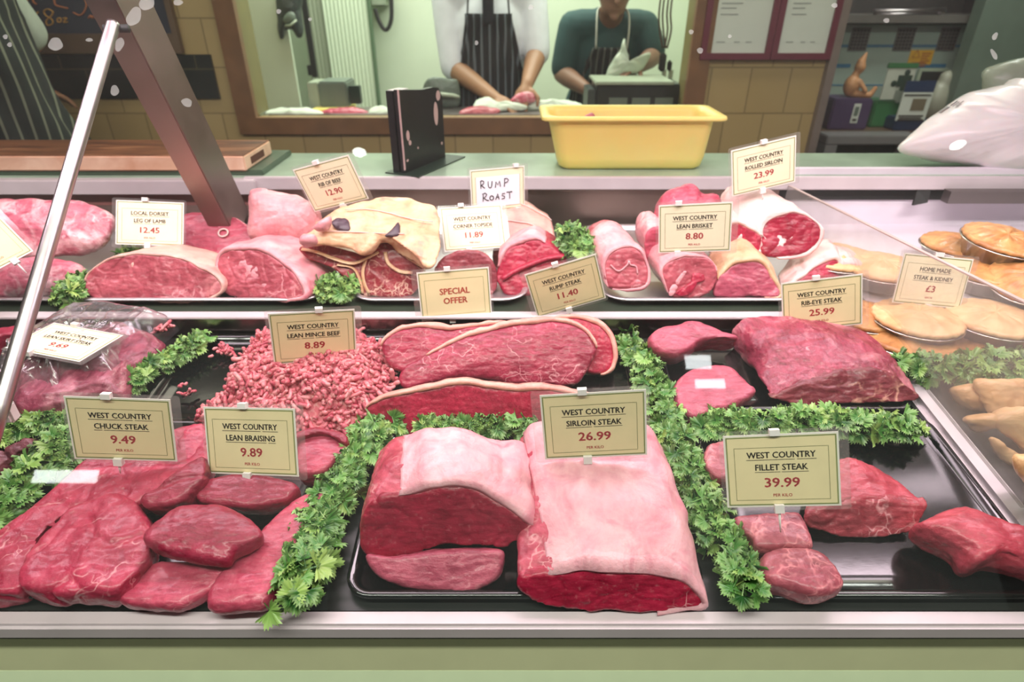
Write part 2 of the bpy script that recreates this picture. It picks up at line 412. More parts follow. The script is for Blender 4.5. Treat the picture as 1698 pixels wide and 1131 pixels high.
M_lambrib = meat('lamb_shoulder_meat', lin(180, 70, 96), lin(222, 124, 140), vs=12, vw=.10, vm=.46, vein=lin(240, 205, 208), patch=lin(244, 205, 206), pm=.53, fib=(30, 130, 130))
M_ribface = meat('rib_of_beef_meat', lin(120, 22, 36), lin(158, 44, 56), vein=lin(232, 190, 170), vs=34, vw=.07, vm=.47, fib=(90, 90, 90))
M_roll = meat('rolled_meat', lin(156, 55, 70), lin(191, 90, 103), vs=16, vw=.06, vm=.5, patch=lin(224, 150, 152), pm=.6, fib=(50, 120, 120))
M_dark = meat('topside_meat', lin(150, 14, 48), lin(186, 34, 70), vs=26, vw=.03, vm=.6, fib=(160, 40, 160))
M_topside = meat('topside_dull_meat', lin(122, 36, 51), lin(159, 70, 80), vs=26, vw=.04, vm=.52, fib=(120, 40, 120))
M_kidney = meat('offal_meat', lin(86, 34, 46), lin(132, 68, 78), vs=22, vw=.03, vm=.62)
F_pink = fat('pink_fat', lin(204, 128, 138), lin(228, 168, 172), blotch=lin(196, 90, 112), bm=.58)
F_sirl = fat('sirloin_fat', lin(214, 138, 152), lin(236, 180, 188), blotch=lin(206, 110, 132), bm=.57, streak=(50, 14, 50))
F_pale = fat('pale_fat', lin(206, 146, 138), lin(226, 182, 168), blotch=lin(184, 100, 104), bm=.60)
F_cream = fat('cream_fat', lin(206, 154, 116), lin(232, 196, 158), blotch=lin(206, 132, 116), bm=.54)
F_rump = fat('rump_fat', lin(210, 138, 128), lin(228, 172, 156), blotch=lin(200, 116, 112), bm=.60)
F_white = fat('white_fat', lin(222, 176, 174), lin(238, 208, 202), blotch=lin(206, 124, 134), bm=.60)
M_bruise = plain('dark_blood_patch', lin(70, 50, 62), .35, var=.3, vscale=60)

def steel(name, col, rough=.3, scale=(4, 300, 300), bs=.06):
    t = NT(name); f = t.noise(1, 2, vec=t.mapv(scale)); g = t.noise(9, 4)
    t.set(Base_Color=t.ramp(g, (.3, tuple(c*.88 for c in col[:3])+(1,)), (.7, col)), Metallic=1.0,
          Roughness=t.ramp(g, (.3, rough*.8), (.7, min(1, rough*1.3))))
    t.bump(f, bs, .0006); MATS[name] = t.m; return t.m
STEEL = steel('brushed_steel', lin(226, 220, 222), .45)
STEELD = steel('dull_steel', lin(140, 132, 130), .38)
STEELP = steel('post_steel', lin(158, 136, 132), .42, (300, 300, 6))
CHROME = steel('rod_steel', lin(190, 182, 184), .33, (80, 80, 80), .02)
STEELM = steel('polished_riser_steel', lin(150, 140, 136), .22)
SATIN = plain('satin_metal_edge', lin(208, 196, 200), .38, .1, .06, 12)
M_ledge = plain('ledge_worktop', lin(150, 172, 150), .25, 0, .18, 6, spec=.5)
M_tray = plain('black_plastic_tray', lin(12, 13, 14), .11, 0, .3, 30, bump=.04, bscale=70, spec=.8)
M_black = plain('black_gap', lin(24, 24, 24), .6)
M_white = plain('white_plastic', lin(238, 232, 230), .35)
M_card = plain('white_card', lin(236, 230, 222), .5, var=.02)
M_cream = plain('cream_print', lin(234, 218, 172), .5, var=.04, vscale=25)
M_cream_lit = plain('lit_cream_print', lin(242, 230, 198), .5, var=.04, vscale=25)  # brighter light on the rear tickets put into a paler cream
M_green = plain('green_border_ink', lin(128, 138, 82), .5)
M_line = plain('thin_border_ink', lin(110, 110, 66), .5)
M_ink = plain('brown_black_ink', lin(40, 30, 24), .55)
M_red = plain('red_ink', lin(220, 86, 92), .55)
M_orange = plain('orange_red_ink', lin(226, 118, 96), .55)
M_pen = plain('marker_pen_ink', lin(40, 30, 36), .5)

def thin_glass(name, tint, refl, haze, hazecol, spots=False, rough=0.0):
    t = NT(name); n = t.n
    tr = n.new('ShaderNodeBsdfTransparent'); tr.inputs[0].default_value = tint
    gl = n.new('ShaderNodeBsdfGlossy'); gl.inputs['Roughness'].default_value = rough
    lw = n.new('ShaderNodeLayerWeight'); lw.inputs['Blend'].default_value = .5
    frs = t.math('ADD', t.math('MULTIPLY', t.math('POWER', lw.outputs['Facing'], 4.0), .75), .05)
    mx = n.new('ShaderNodeMixShader'); t.link(t.math('MULTIPLY', frs, refl), mx.inputs[0]); t.link(tr.outputs[0], mx.inputs[1]); t.link(gl.outputs[0], mx.inputs[2])
    df = n.new('ShaderNodeBsdfDiffuse'); df.inputs[0].default_value = hazecol
    tl = n.new('ShaderNodeBsdfTranslucent'); tl.inputs[0].default_value = hazecol
    ad = n.new('ShaderNodeMixShader'); ad.inputs[0].default_value = .5; t.link(df.outputs[0], ad.inputs[1]); t.link(tl.outputs[0], ad.inputs[2])
    m2 = n.new('ShaderNodeMixShader')
    g = t.ramp(t.noise(7, 4, .6), (.35, haze*.6), (.7, haze*1.3))
    if spots:
        v1 = t.ramp(t.vor(9, t.addv(t.tc, 6, .05), 'F1'), (.05, 1.0), (.13, 0.0))
        k = t.ramp(t.noise(5, 1), (.60, 0.0), (.64, .75))
        v2 = t.ramp(t.vor(30, None, 'F1'), (.06, 1.0), (.12, 0.0)); k2 = t.ramp(t.noise(9, 1), (.56, 0.0), (.6, .5))
        g = t.math('MAXIMUM', g, t.math('MAXIMUM', t.math('MULTIPLY', v1, k), t.math('MULTIPLY', v2, k2)))
    t.link(g, m2.inputs[0]); t.link(mx.outputs[0], m2.inputs[1]); t.link(ad.outputs[0], m2.inputs[2])
    t.link(m2.outputs[0], t.out.inputs[0]); MATS[name] = t.m; return t.m
G_front = thin_glass('smeared_front_glass', (.97, .985, .97, 1), 1.0, .022, (.8, .8, .82, 1))
G_div = thin_glass('greasy_divider_glass', (.95, .95, .94, 1), .4, .17, (.86, .80, .76, 1))
G_lam = thin_glass('laminate_film', (.96, .95, .95, 1), 1.6, .16, (.85, .8, .8, 1), rough=.08)
G_film = thin_glass('vacuum_pack_film', (.985, .97, .98, 1), 3.6, .08, (.85, .8, .85, 1), rough=.22)
G_bag = thin_glass('clear_poly_bag', (.80, .86, .80, 1), 2.0, .30, (.7, .78, .7, 1), rough=.15)
# ================================================================== the display counter
XL, XR = -2.0, 1.9
counter = empty('display_counter', (0, 0.9, 0), 'stainless steel serve-over counter with slanted glass and a steel ledge', 'display counter')
def cz(z): return CZ+z
# front
def prismx(x0, x1, yz): # extrude a y,z polygon along x
    n = len(yz); vs = [V((x0, y, z)) for y, z in yz]+[V((x1, y, z)) for y, z in yz]
    return vs, [tuple(range(n)), tuple(range(2*n-1, n-1, -1))]+[(i, (i+1) % n, (i+1) % n+n, i+n) for i in range(n)]
vs, fs = prismx(XL, XR, [(.430, cz(-.631)), (.420, cz(-.692)), (.470, cz(-.692)), (.470, cz(-.631))]); mesh('front_panel', vs, fs, plain('sage_green_enamel', lin(206, 208, 166), .4, var=.03), counter, False)
vs, fs = prismx(XL, XR, [(.420, cz(-.690)), (.350, cz(-.84)), (.350, .14), (.470, .14), (.470, cz(-.690))]); mesh('bumper_panel', vs, fs, plain('pale_green_enamel', lin(206, 220, 182), .35, var=.03), counter, False)
box('plinth', XL, XR, 0.50, 1.40, 0.0, 0.12, M_black, counter)
box('front_trim', XL, XR, 0.417, 0.440, cz(-0.627), cz(-0.604), SATIN, counter, .004)
box('trim_seal', XL, XR, 0.421, 0.452, cz(-0.631), cz(-0.627), M_black, counter)
# deck (sloping), well sides
def prismx(x0, x1, yz): # extrude a y,z polygon along x
    n = len(yz); vs = [V((x0, y, z)) for y, z in yz]+[V((x1, y, z)) for y, z in yz]
    return vs, [tuple(range(n)), tuple(range(2*n-1, n-1, -1))]+[(i, (i+1) % n, (i+1) % n+n, i+n) for i in range(n)]
vs, fs = prismx(XL, XR, [(.438, dz(.438)-.006), (.948, dz(.948)-.006), (.948, dz(.948)-.03), (.438, dz(.438)-.03)])
mesh('deck_plate', vs, fs, plain('dark_deck', lin(44, 46, 44), .35, .3, .1), counter, False)
vs, fs = prismx(XL, XR, [(.944, dz(.944)-.004), (.944, cz(-.497)), (.952, cz(-.497)), (.952, dz(.944)-.004)])
mesh('shelf_riser', vs, fs, STEELM, counter, False)
box('shelf_edge', XL, XR, .938, .962, cz(-.4985), cz(-.494), SATIN, counter, .0012)
box('pie_shelf', .66, XR, .962, 1.44, cz(-.51), cz(-.4965), plain('white_back_panel', lin(226, 216, 226), .45, var=.06, vscale=9), counter)
box('rear_shelf', XL, .66, .962, 1.44, cz(-.51), cz(-.497), plain('dark_green_shelf', lin(52, 62, 50), .3, var=.1), counter)
box('back_panel', XL, 0.64, 1.43, 1.445, cz(-.50), cz(-.385), steel('brown_reflecting_steel', lin(150, 130, 122), .4), counter)
box('back_panel', 0.64, XR, 1.44, 1.455, cz(-.50), cz(-.36), plain('white_back_panel', lin(226, 216, 226), .45, var=.06, vscale=9), counter)
# ledge
ledz = -.374
box('ledge_top', XL, XR, 1.425, 1.66, cz(ledz-.004), cz(ledz), M_ledge, counter)
box('ledge_edge', -.63, XR, 1.413, 1.428, cz(ledz-.030), cz(ledz), SATIN, counter, .002)
box('ledge_edge', XL, -.60, 1.40, 1.428, cz(ledz-.038), cz(ledz-.004), SATIN, counter, .002)
box('ledge_underside', XL, XR, 1.435, 1.62, cz(ledz-.06), cz(ledz-.02), M_black, counter)
box('light_strip', XL, -.60, 1.425, 1.44, cz(ledz-.07), cz(ledz-.038), plain('pinkish_strip', lin(150, 96, 92), .4), counter)
box('rear_body', XL, XR, 1.45, 1.60, 0.05, cz(-.44), STEELD, counter)
# corner bracket on the right, black strap hanging below the ledge
box('ledge_bracket', 1.02, 1.55, 1.385, 1.412, cz(-.428), cz(-.400), STEELD, counter)
a = aty(1520, 322, 1.42); b = aty(1532, 340, 1.41)
mesh('hanging_strap', *(lambda q: (q, [(0, 1, 2, 3), (4, 7, 6, 5), (0, 4, 5, 1), (1, 5, 6, 2), (2, 6, 7, 3), (3, 7, 4, 0)]))(
    [aty(1522, 312, 1.42), aty(1545, 312, 1.42), aty(1538, 336, 1.40), aty(1514, 341, 1.40)]+[p+V((0, .006, 0)) for p in [aty(1522, 312, 1.42), aty(1545, 312, 1.42), aty(1538, 336, 1.40), aty(1514, 341, 1.40)]]), M_black, counter, False)
# sloping front glass, canopy, post, strut
gb = V((0, .436, cz(-.602))); gt = V((0, .86, cz(.25))); gd = (gt-gb).normalized(); gn = V((0, -gd.z, gd.y))
vs = [V((x, p.y, p.z)) for p in (gb, gt) for x in (XL, XR)]
me_ = mesh('front_glass', vs, [(0, 1, 3, 2)], G_front, counter, False)
box('canopy', XL, XR, .84, 1.16, cz(.25), cz(.33), SATIN, counter, .01)
for yy in (.88, 1.07): box('lamp_tube', -1.4, 1.4, yy-.02, yy+.02, cz(.215), cz(.245), M_white, counter, .01)
pa = V((-.628, 1.30, cz(-.452))); pb = V((-.628, .985, cz(.26))); px_ = (pb-pa); ln = px_.length; dirn = px_.normalized()
Mx = Matrix.Translation(pa) @ Matrix((V((1, 0, 0)), dirn.cross(V((1, 0, 0))), dirn)).transposed().to_4x4()
box('canopy_post', -.022, .026, -.048, .048, 0, ln, STEELP, counter, .002, Mx)
tp = atx(187, 43, -.604); bt = atx(2, 672, -.604); dd = (bt-tp).normalized()
tube('glass_strut', [tp-dd*.004, tp, tp.lerp(bt, .5), bt, bt+dd*.05], .0095, CHROME, counter, 14)
tube('strut_pivot', [tp+V((-.02, .01, -.004)), tp+V((.016, .012, -.004))], .006, M_black, counter, 8)
p = atx(10, 692, -.62)
box('glass_clamp', p.x-.05, p.x+.012, p.y-.006, p.y+.010, p.z-.006, p.z+.020, M_white, counter, .003)
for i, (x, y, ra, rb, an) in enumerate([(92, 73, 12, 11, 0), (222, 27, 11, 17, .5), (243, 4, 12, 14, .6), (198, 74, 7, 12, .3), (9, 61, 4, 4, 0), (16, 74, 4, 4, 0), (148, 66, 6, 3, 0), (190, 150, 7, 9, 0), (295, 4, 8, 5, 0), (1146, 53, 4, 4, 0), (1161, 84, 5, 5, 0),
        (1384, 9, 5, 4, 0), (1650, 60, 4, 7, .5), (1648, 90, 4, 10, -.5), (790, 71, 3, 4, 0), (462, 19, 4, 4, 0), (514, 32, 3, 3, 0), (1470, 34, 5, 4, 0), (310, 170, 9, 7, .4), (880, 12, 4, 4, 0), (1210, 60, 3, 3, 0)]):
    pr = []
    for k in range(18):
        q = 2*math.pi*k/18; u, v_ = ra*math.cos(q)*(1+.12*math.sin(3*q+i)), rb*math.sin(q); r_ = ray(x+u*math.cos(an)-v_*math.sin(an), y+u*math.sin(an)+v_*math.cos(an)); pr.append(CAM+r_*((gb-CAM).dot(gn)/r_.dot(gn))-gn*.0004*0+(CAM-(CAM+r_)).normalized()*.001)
    mesh('glass_spot', pr, [tuple(range(18))], thin_glass('pale_glass_spot', (1, 1, 1, 1), .5, .42, (.95, .95, 1, 1)) if 'pale_glass_spot' not in MATS else MATS['pale_glass_spot'], counter, False)  # small pale spots lying just in front of the glass
# divider: steel rail and glass sheet
XD = 0.652
vs, fs = prismx(XD-.020, XD+.004, [(.45, dz(.45)-.004), (.45, dz(.45)+.014), (.942, dz(.942)+.014), (.942, dz(.942)-.004)])
mesh('divider_rail', vs, fs, STEEL, counter, False)
vs, fs = prismx(XD-.026, XD+.012, [(.44, dz(.44)-.004), (.44, dz(.44)+.003), (.942, dz(.942)+.003), (.942, dz(.942)-.004)])
mesh('divider_foot', vs, fs, STEEL, counter, False)
vs, fs = prismx(XD-.003, XD+.003, [(.56, dz(.56)+.014), (.6, cz(-.345)), (.688, cz(-.341)), (1.41, cz(-.393)), (1.41, cz(-.495)), (.952, cz(-.493)), (.942, dz(.942)+.014)])
mesh('divider_glass', vs, fs, G_div, counter, False)
vs, fs = prismx(XD-.0034, XD+.0034, [(.6, cz(-.3455)), (.6, cz(-.3435)), (.688, cz(-.3395)), (1.41, cz(-.3915)), (1.41, cz(-.3935)), (.688, cz(-.3415))])
mesh('divider_glass_edge', vs, fs, plain('glass_edge', lin(190, 168, 162), .3), counter, False)

# ================================================================== trays
def rrect(x0, x1, y0, y1, r, k=6):
    out = []
    for cx_, cy_, a0 in ((x1-r, y0+r, -90), (x1-r, y1-r, 0), (x0+r, y1-r, 90), (x0+r, y0+r, 180)):
        for i in range(k+1):
            a_ = math.radians(a0+90*i/k); out.append((cx_+r*math.cos(a_), cy_+r*math.sin(a_)))
    return out
def tray(name, x0, x1, y0, y1, depth, m, zf, label, group, lip=.010, r=.03, th=.002):
    def ring(ins, h): 
        return [V((x, y, zf(y)+h)) for x, y in rrect(x0+ins, x1-ins, y0+ins, y1-ins, max(r-ins, .006))]
    R = [ring(.0, depth-.002), ring(.0, depth), ring(lip*.5, depth+.0008), ring(lip, depth), ring(lip+depth*.25, depth*.4), ring(lip+depth*.5, th+.001), ring(lip+depth*.5+.02, th)]
    vs, fs = stitch(R, False, True)
    e = empty(name, (0, 0, 0)); 
    o = mesh(name, vs, fs, m); COL.objects.unlink(e); bpy.data.objects.remove(e)
    s = o.modifiers.new('thick', 'SOLIDIFY'); s.thickness = .0012; s.offset = -1
    tag(o, label, 'tray', group); return o
T_d = lambda y: dz(y)-.0045
gtr = 'black trays on the counter floor'
tray('meat_tray', -.84, -.252, .444, .70, .012, M_tray, T_d, 'black tray under the chuck and braising steaks', gtr)
tray('meat_tray', -.192, .222, .444, .70, .012, M_tray, T_d, 'black tray under the sirloin joints', gtr)
tray('meat_tray', .268, .626, .444, .735, .012, M_tray, T_d, 'shiny black tray under the fillet steaks', gtr)
tray('meat_tray', -.575, -.185, .715, .938, .012, M_tray, T_d, 'black tray under the mince beef', gtr)
tray('meat_tray', -.170, .205, .715, .938, .012, M_tray, T_d, 'black tray under the rump steaks', gtr)
tray('meat_tray', .245, .622, .745, .938, .012, M_tray, T_d, 'black tray under the rib-eye joint and slices', gtr)
T_s = lambda y: cz(-.4965)
gts = 'steel trays on the rear shelf'
tray('steel_tray', -1.45, -.345, .985, 1.40, .014, STEEL, T_s, 'steel tray under the legs of lamb', gts, r=.05)
tray('steel_tray', -.300, .03, .985, 1.40, .014, STEEL, T_s, 'steel tray under the rib of beef and topside', gts, r=.05)
tray('steel_tray', .165, .63, .985, 1.40, .014, STEEL, T_s, 'steel tray under the rolled brisket and sirloin', gts, r=.05)

# ================================================================== the room
WY = 2.5
def tiles(name, c1, c2, mortar, tw, th_, ox=0, oz=0):
    t = NT(name); x = t.n.new('ShaderNodeTexBrick'); x.offset = 0.5; x.squash = 1.0
    m = t.n.new('ShaderNodeMapping'); m.inputs['Rotation'].default_value = (math.pi/2, 0, 0); 
    geo = t.n.new('ShaderNodeNewGeometry'); t.link(geo.outputs['Position'], m.inputs[0]); m.inputs['Location'].default_value = (ox, oz, 0)
    t.link(m.outputs[0], x.inputs['Vector'])
    x.inputs['Color1'].default_value = c1; x.inputs['Color2'].default_value = c2; x.inputs['Mortar'].default_value = mortar
    x.inputs['Scale'].default_value = 1; x.inputs['Mortar Size'].default_value = .003; x.inputs['Brick Width'].default_value = tw; x.inputs['Row Height'].default_value = th_
    x.inputs['Mortar Smooth'].default_value = .2
    t.set(Base_Color=x.outputs['Color'], Roughness=.35); t.bump(x.outputs['Fac'], -.25, .002); return t.m
M_tan = tiles('tan_wall_tiles', lin(168, 146, 102), lin(160, 138, 95), lin(128, 110, 76), .152, .165, 0, .05)
M_blk = tiles('black_tile_band', lin(26, 28, 28), lin(22, 24, 25), lin(70, 66, 46), .17, .2)
M_prep = plain('pale_green_wall', lin(198, 208, 188), .5, var=.03, vscale=3)
M_wood = plain('brown_wood_frame', lin(112, 78, 50), .5, 0, .2, 14)
M_reveal = plain('olive_reveal', lin(112, 104, 62), .5)
wx0, wx1 = -1.03, .695          # opening of the serving window
wz0 = cz(-.435)
wall = MB()
wall.box(-3.2, wx0, WY, WY+.10, 0, 2.75); wall.box(wx1, 1.19, WY, WY+.10, 0, 2.75)
wall.box(wx0, wx1, WY, WY+.10, 0, wz0); wall.box(wx0, wx1, WY, WY+.10, 2.2, 2.75)
struct(wall.build('wall_back', M_tan))
fr = MB()
fr.box(wx0-.045, wx0+.03, WY-.025, WY+.005, wz0-.05, 2.25); fr.box(wx1-.03, wx1+.045, WY-.025, WY+.005, wz0-.05, 2.25)
fr.box(wx0+.03, wx1-.03, WY-.025, WY+.005, wz0-.05, wz0+.012); fr.box(wx0+.03, wx1-.03, WY-.025, WY+.005, 2.19, 2.25)
struct(fr.build('window_1', M_wood))
rv = MB(); rv.box(wx0+.001, wx0+.012, WY+.005, WY+.17, wz0+.012, 2.2); rv.box(wx1-.012, wx1-.001, WY+.005, WY+.17, wz0+.012, 2.2)
struct(rv.build('trim_1', M_reveal))
band = box('trim_2', -3.2, -1.13, WY-.012, WY-.001, cz(-.355), cz(-.20), M_blk); struct(band)
struct(box('floor', -3.4, 3.2, -2.6, 4.7, -.05, 0, tiles('floor_tiles', lin(120, 96, 80), lin(112, 90, 76), lin(80, 70, 62), .3, .3)))
struct(box('ceiling', -3.4, 3.2, -2.6, 4.7, 2.75, 2.8, plain('ceiling_white', lin(226, 226, 216), .6)))
struct(box('wall_left', -3.4, -3.2, -2.6, 4.7, 0, 2.75, plain('brown_shop_wall', lin(120, 106, 86), .5)))
struct(box('wall_right', 3.0, 3.2, -2.6, 4.7, 0, 2.75, plain('brown_shop_wall', lin(120, 106, 86), .5)))
# shop side behind the customer: street front with daylight windows
sf = MB(); sf.box(-3.2, 3.0, -2.6, -2.5, 0, .12); sf.box(-3.2, 3.0, -2.6, -2.5, 2.35, 2.75)
for x0, x1 in ((-3.2, -3.0), (-1.03, -.97), (.87, .93), (2.8, 3.0)): sf.box(x0, x1, -2.6, -2.5, .12, 2.35)
struct(sf.build('wall_front', plain('shopfront_grey', lin(70, 70, 66), .5)))
def emit(name, col, s):
    t = NT(name); e = t.n.new('ShaderNodeEmission'); e.inputs[0].default_value = col; e.inputs[1].default_value = s; t.link(e.outputs[0], t.out.inputs[0]); return t.m
M_day = emit('daylight_pane', (.84, 1.0, .86, 1), .20)
for i, (x0, x1) in enumerate(((-3.0, -1.03), (-.97, .87), (.93, 2.8))):
    struct(box('window_%d' % (i+2), x0, x1, -2.56, -2.54, .12, 2.35, M_day))
# prep room behind the window
PY = 4.15
struct(box('wall_prep_back', -2.2, 1.25, PY, PY+.08, 0, 2.75, M_prep))
struct(box('wall_prep_right', 1.15, 1.19, WY+.10, PY, 0, 2.75, M_prep))
struct(box('wall_prep_left', -2.2, -2.1, WY+.10, PY, 0, 2.75, M_prep))
cl = MB()
p0 = aty(398, 100, 3.4); p1 = aty(486, 100, 3.4)
cl.box(-2.1, p1.x, 3.40, 3.42, 0, 2.75); struct(cl.build('wall_prep_pier', M_prep))
# ribbed white door panels on the prep room's back wall
t = NT('ribbed_white_panel'); wv = t.wave(14, 0, None, 'X', 0); t.set(Base_Color=lin(206, 220, 196), Roughness=.4); t.bump(wv, .5, .012); M_rib = t.m
t = NT('ribbed_grey_panel'); wv = t.wave(14, 0, None, 'X', 0); t.set(Base_Color=lin(158, 166, 146), Roughness=.45); t.bump(wv, .4, .012); M_ribg = t.m
a0 = aty(508, 90, 3.85).x; a1 = aty(547, 90, 3.85).x; a2 = aty(618, 90, 3.85).x
struct(box('door_1', a0, a1-.006, 3.87, 3.90, .4, 2.4, M_ribg)); struct(box('door_2', a1, a2, 3.84, 3.88, .4, 2.4, M_rib))
struct(box('trim_3', a2, a2+.012, 3.83, 3.89, .4, 2.4, plain('door_edge_green', lin(70, 96, 70), .5)))
# worktop in the prep room
bench = empty('prep_bench', (-.1, 2.85, 0), 'steel topped prep bench behind the serving window', 'bench')
box('bench_top', wx0+.03, wx1-.03, WY+.105, 2.80, cz(-.462), cz(-.432), STEELD, bench, .003)
for x in (wx0+.08, wx1-.12):
    for y in (WY+.14, 2.76): box('leg', x, x+.04, y-.02, y+.02, 0, cz(-.462), STEELD, bench)
BZ = -.432
# alcove on the right
struct(box('trim_4', 1.185, 1.215, WY-.03, WY+.12, 0, 2.75, plain('grey_jamb', lin(116, 104, 98), .4)))
struct(box('wall_alcove_back', 1.2, 3.0, 3.30, 3.36, 0, 2.75, plain('dark_alcove', lin(58, 54, 54), .6)))
struct(box('wall_alcove_left', 1.192, 1.215, WY+.12, 3.30, 0, 2.75, plain('dark_alcove', lin(58, 54, 54), .6)))
# ================================================================== price tickets
CW, CH = .125, .088
def text_mesh(s, size, bold, kx):
    cu = bpy.data.curves.new('txt', 'FONT'); cu.body = s; cu.size = size; cu.align_x = 'CENTER'; cu.align_y = 'CENTER'
    cu.offset = bold*size; cu.resolution_u = 2
    o = bpy.data.objects.new('txt', cu); COL.objects.link(o)
    dg = bpy.context.evaluated_depsgraph_get(); me = bpy.data.meshes.new_from_object(o.evaluated_get(dg))
    vs = [(v.co.x*kx, v.co.y, v.co.z) for v in me.vertices]; fs = [tuple(p.vertices) for p in me.polygons]
    bpy.data.objects.remove(o); bpy.data.curves.remove(cu); bpy.data.meshes.remove(me)
    return vs, fs
def lettering(s, cap, bold, kx, y, underline=False, x0=0):
    """Flat lettering with capital height cap, its capitals centred on height y; underlined word by word."""
    vs, fs = text_mesh(s, cap/.69, 0, 1.0)
    xs = [v[0] for v in vs]; ys = [v[1] for v in vs]
    lo, hi = min(ys), max(ys); g = cap/(hi-lo) if '&' not in s else cap*.96/(hi-lo)
    ox = (min(xs)+max(xs))/2; oy = (lo+hi)/2; out = []; f2 = []
    for dx, dy in ((0, 0), (bold*cap, 0), (-bold*cap, 0), (0, bold*cap*.6), (0, -bold*cap*.6)):
        b0 = len(out); out += [((v[0]-ox)*g*kx+x0+dx, (v[1]-oy)*g+y+dy, 0) for v in vs]; f2 += [tuple(q+b0 for q in f) for f in fs]
    if underline:
        words = s.split(' ')
        gaps = sorted(out, key=lambda v: v[0]); xs = [v[0] for v in gaps]
        # word extents: widest gaps between letters
        g = sorted(range(1, len(xs)), key=lambda i: xs[i]-xs[i-1], reverse=True)[:len(words)-1]
        cuts = sorted(g); ext = []; a = 0
        for c in cuts+[len(xs)]: ext.append((xs[a], xs[c-1])); a = c
        for a, b in ext:
            k = len(out); u = y-cap/2-.0019
            out += [(a-.0006, u-.0006, 0), (b+.0006, u-.0006, 0), (b+.0006, u, 0), (a-.0006, u, 0)]; f2.append((k, k+1, k+2, k+3))
    return out, f2
def frame_vf(x0, x1, y0, y1, wd):
    o = [(x0, y0), (x1, y0), (x1, y1), (x0, y1)]; i = [(x0+wd, y0+wd), (x1-wd, y0+wd), (x1-wd, y1-wd), (x0+wd, y1-wd)]
    return [(x, y, 0) for x, y in o+i], [(k, (k+1) % 4, (k+1) % 4+4, k+4) for k in range(4)]
def ticket(pos, ypr, lines, price, unit, label, sleeve=.004, pin=.022, clipx=-.01, topx=None, style='std', cream=None, lx=0.0, pinlean=0):
    y, p, r = [math.radians(a) for a in ypr]
    Rm = (Matrix.Rotation(y, 4, 'Z') @ Matrix.Rotation(p, 4, 'X') @ Matrix.Rotation(r, 4, 'Z'))
    loc = V((pos[0], pos[1], CZ+pos[2])); M = Matrix.Translation(loc) @ Rm
    root = empty('price_ticket', loc, label, 'price sign', 'laminated price tickets'); 
    def part(name, vs, fs, m, z=0.0, smooth=False):
        return mesh(name, [M @ V((v[0], v[1], v[2]+z)) for v in vs], fs, m, root, smooth)
    hw, hh = CW/2, CH/2
    vs, fs = boxvf(-hw, hw, -hh, hh, -.0009, 0); part('card', vs, fs, M_card)
    vs, fs = [(-hw+.0022, -hh+.0022, 0), (hw-.0022, -hh+.0022, 0), (hw-.0022, hh-.0022, 0), (-hw+.0022, hh-.0022, 0)], [(0, 1, 2, 3)]
    part('printed_face', vs, fs, cream or M_cream, .0002)
    vs, fs = frame_vf(-hw+.0024, hw-.0024, -hh+.0024, hh-.0024, .0014); part('green_border', vs, fs, M_green, .0004)
    vs, fs = frame_vf(-.0515, .0515, -.0355, .0285, .0005); part('inner_border', vs, fs, M_green if style == 'offer' else M_line, .0004)
    if style == 'std':
        for s, yy in zip(lines, (.0194, .0045)):
            vs, fs = lettering(s, .0073, .035, .93, yy, True, lx); part('name_lettering', vs, fs, M_ink, .0005)
        vs, fs = lettering(price, .0112, .040, 1.12, -.0140, x0=lx); part('price_lettering', vs, fs, M_red, .0005)
        vs, fs = lettering(unit, .0036, .02, 1.0, -.0295, x0=lx); part('unit_lettering', vs, fs, M_red, .0005)
    elif style == 'offer':
        for s, yy in zip(lines, (.0065, -.0105)):
            vs, fs = lettering(s, .0108, .055, .95, yy); part('offer_lettering', vs, fs, M_orange, .0005)
    elif style == 'hand':
        vs, fs = [(-.050, -.034, 0), (.050, -.034, 0), (.050, .0285, 0), (-.050, .0285, 0)], [(0, 1, 2, 3)]
        part('white_paper', vs, fs, plain('white_paper', lin(236, 232, 240), .6, var=.02), .0006)
        mbx = MB()
        for st in HAND:
            mbx.add(*tubevf([M @ V((a, b, .0012)) for a, b in st], .0010, 6))
        mbx.build('handwriting', M_pen, root, True)
    # laminated sleeve, clips, pin
    x0, x1 = (-hw-.005, hw+.005+sleeve) if sleeve >= 0 else (-hw-.005+sleeve, hw+.004)
    pr = [(a, b, 0) for a, b in rrect(x0, x1, -hh-.005, hh+.005, .004, 4)]
    part('laminate_sleeve', pr, [tuple(range(len(pr)))], G_lam, -.0014)
    tx = clipx-.006 if topx is None else topx
    mb = boxvf(tx-.0055, tx+.0055, hh-.001, hh+.0062, -.003, .0045); o = part('top_clip', *mb, M_white)
    mb = boxvf(clipx-.0052, clipx+.0052, -hh-.0065, -hh+.0035, -.003, .0048); o = part('bottom_clip', *mb, M_white)
    if pin:
        b0 = M @ V((clipx, -hh-.005, .001)); d = (M.to_3x3() @ V((pinlean, -1, 0))).normalized()
        tp_ = tube('pin', [b0, b0+d*pin*.5, b0+d*pin], [.0017, .0014, .0008], M_white, root, 8)
    return root
def arc(cx_, cy_, rx, ry, a0, a1, k=8): return [(cx_+rx*math.cos(math.radians(a0+(a1-a0)*i/k)), cy_+ry*math.sin(math.radians(a0+(a1-a0)*i/k))) for i in range(k+1)]
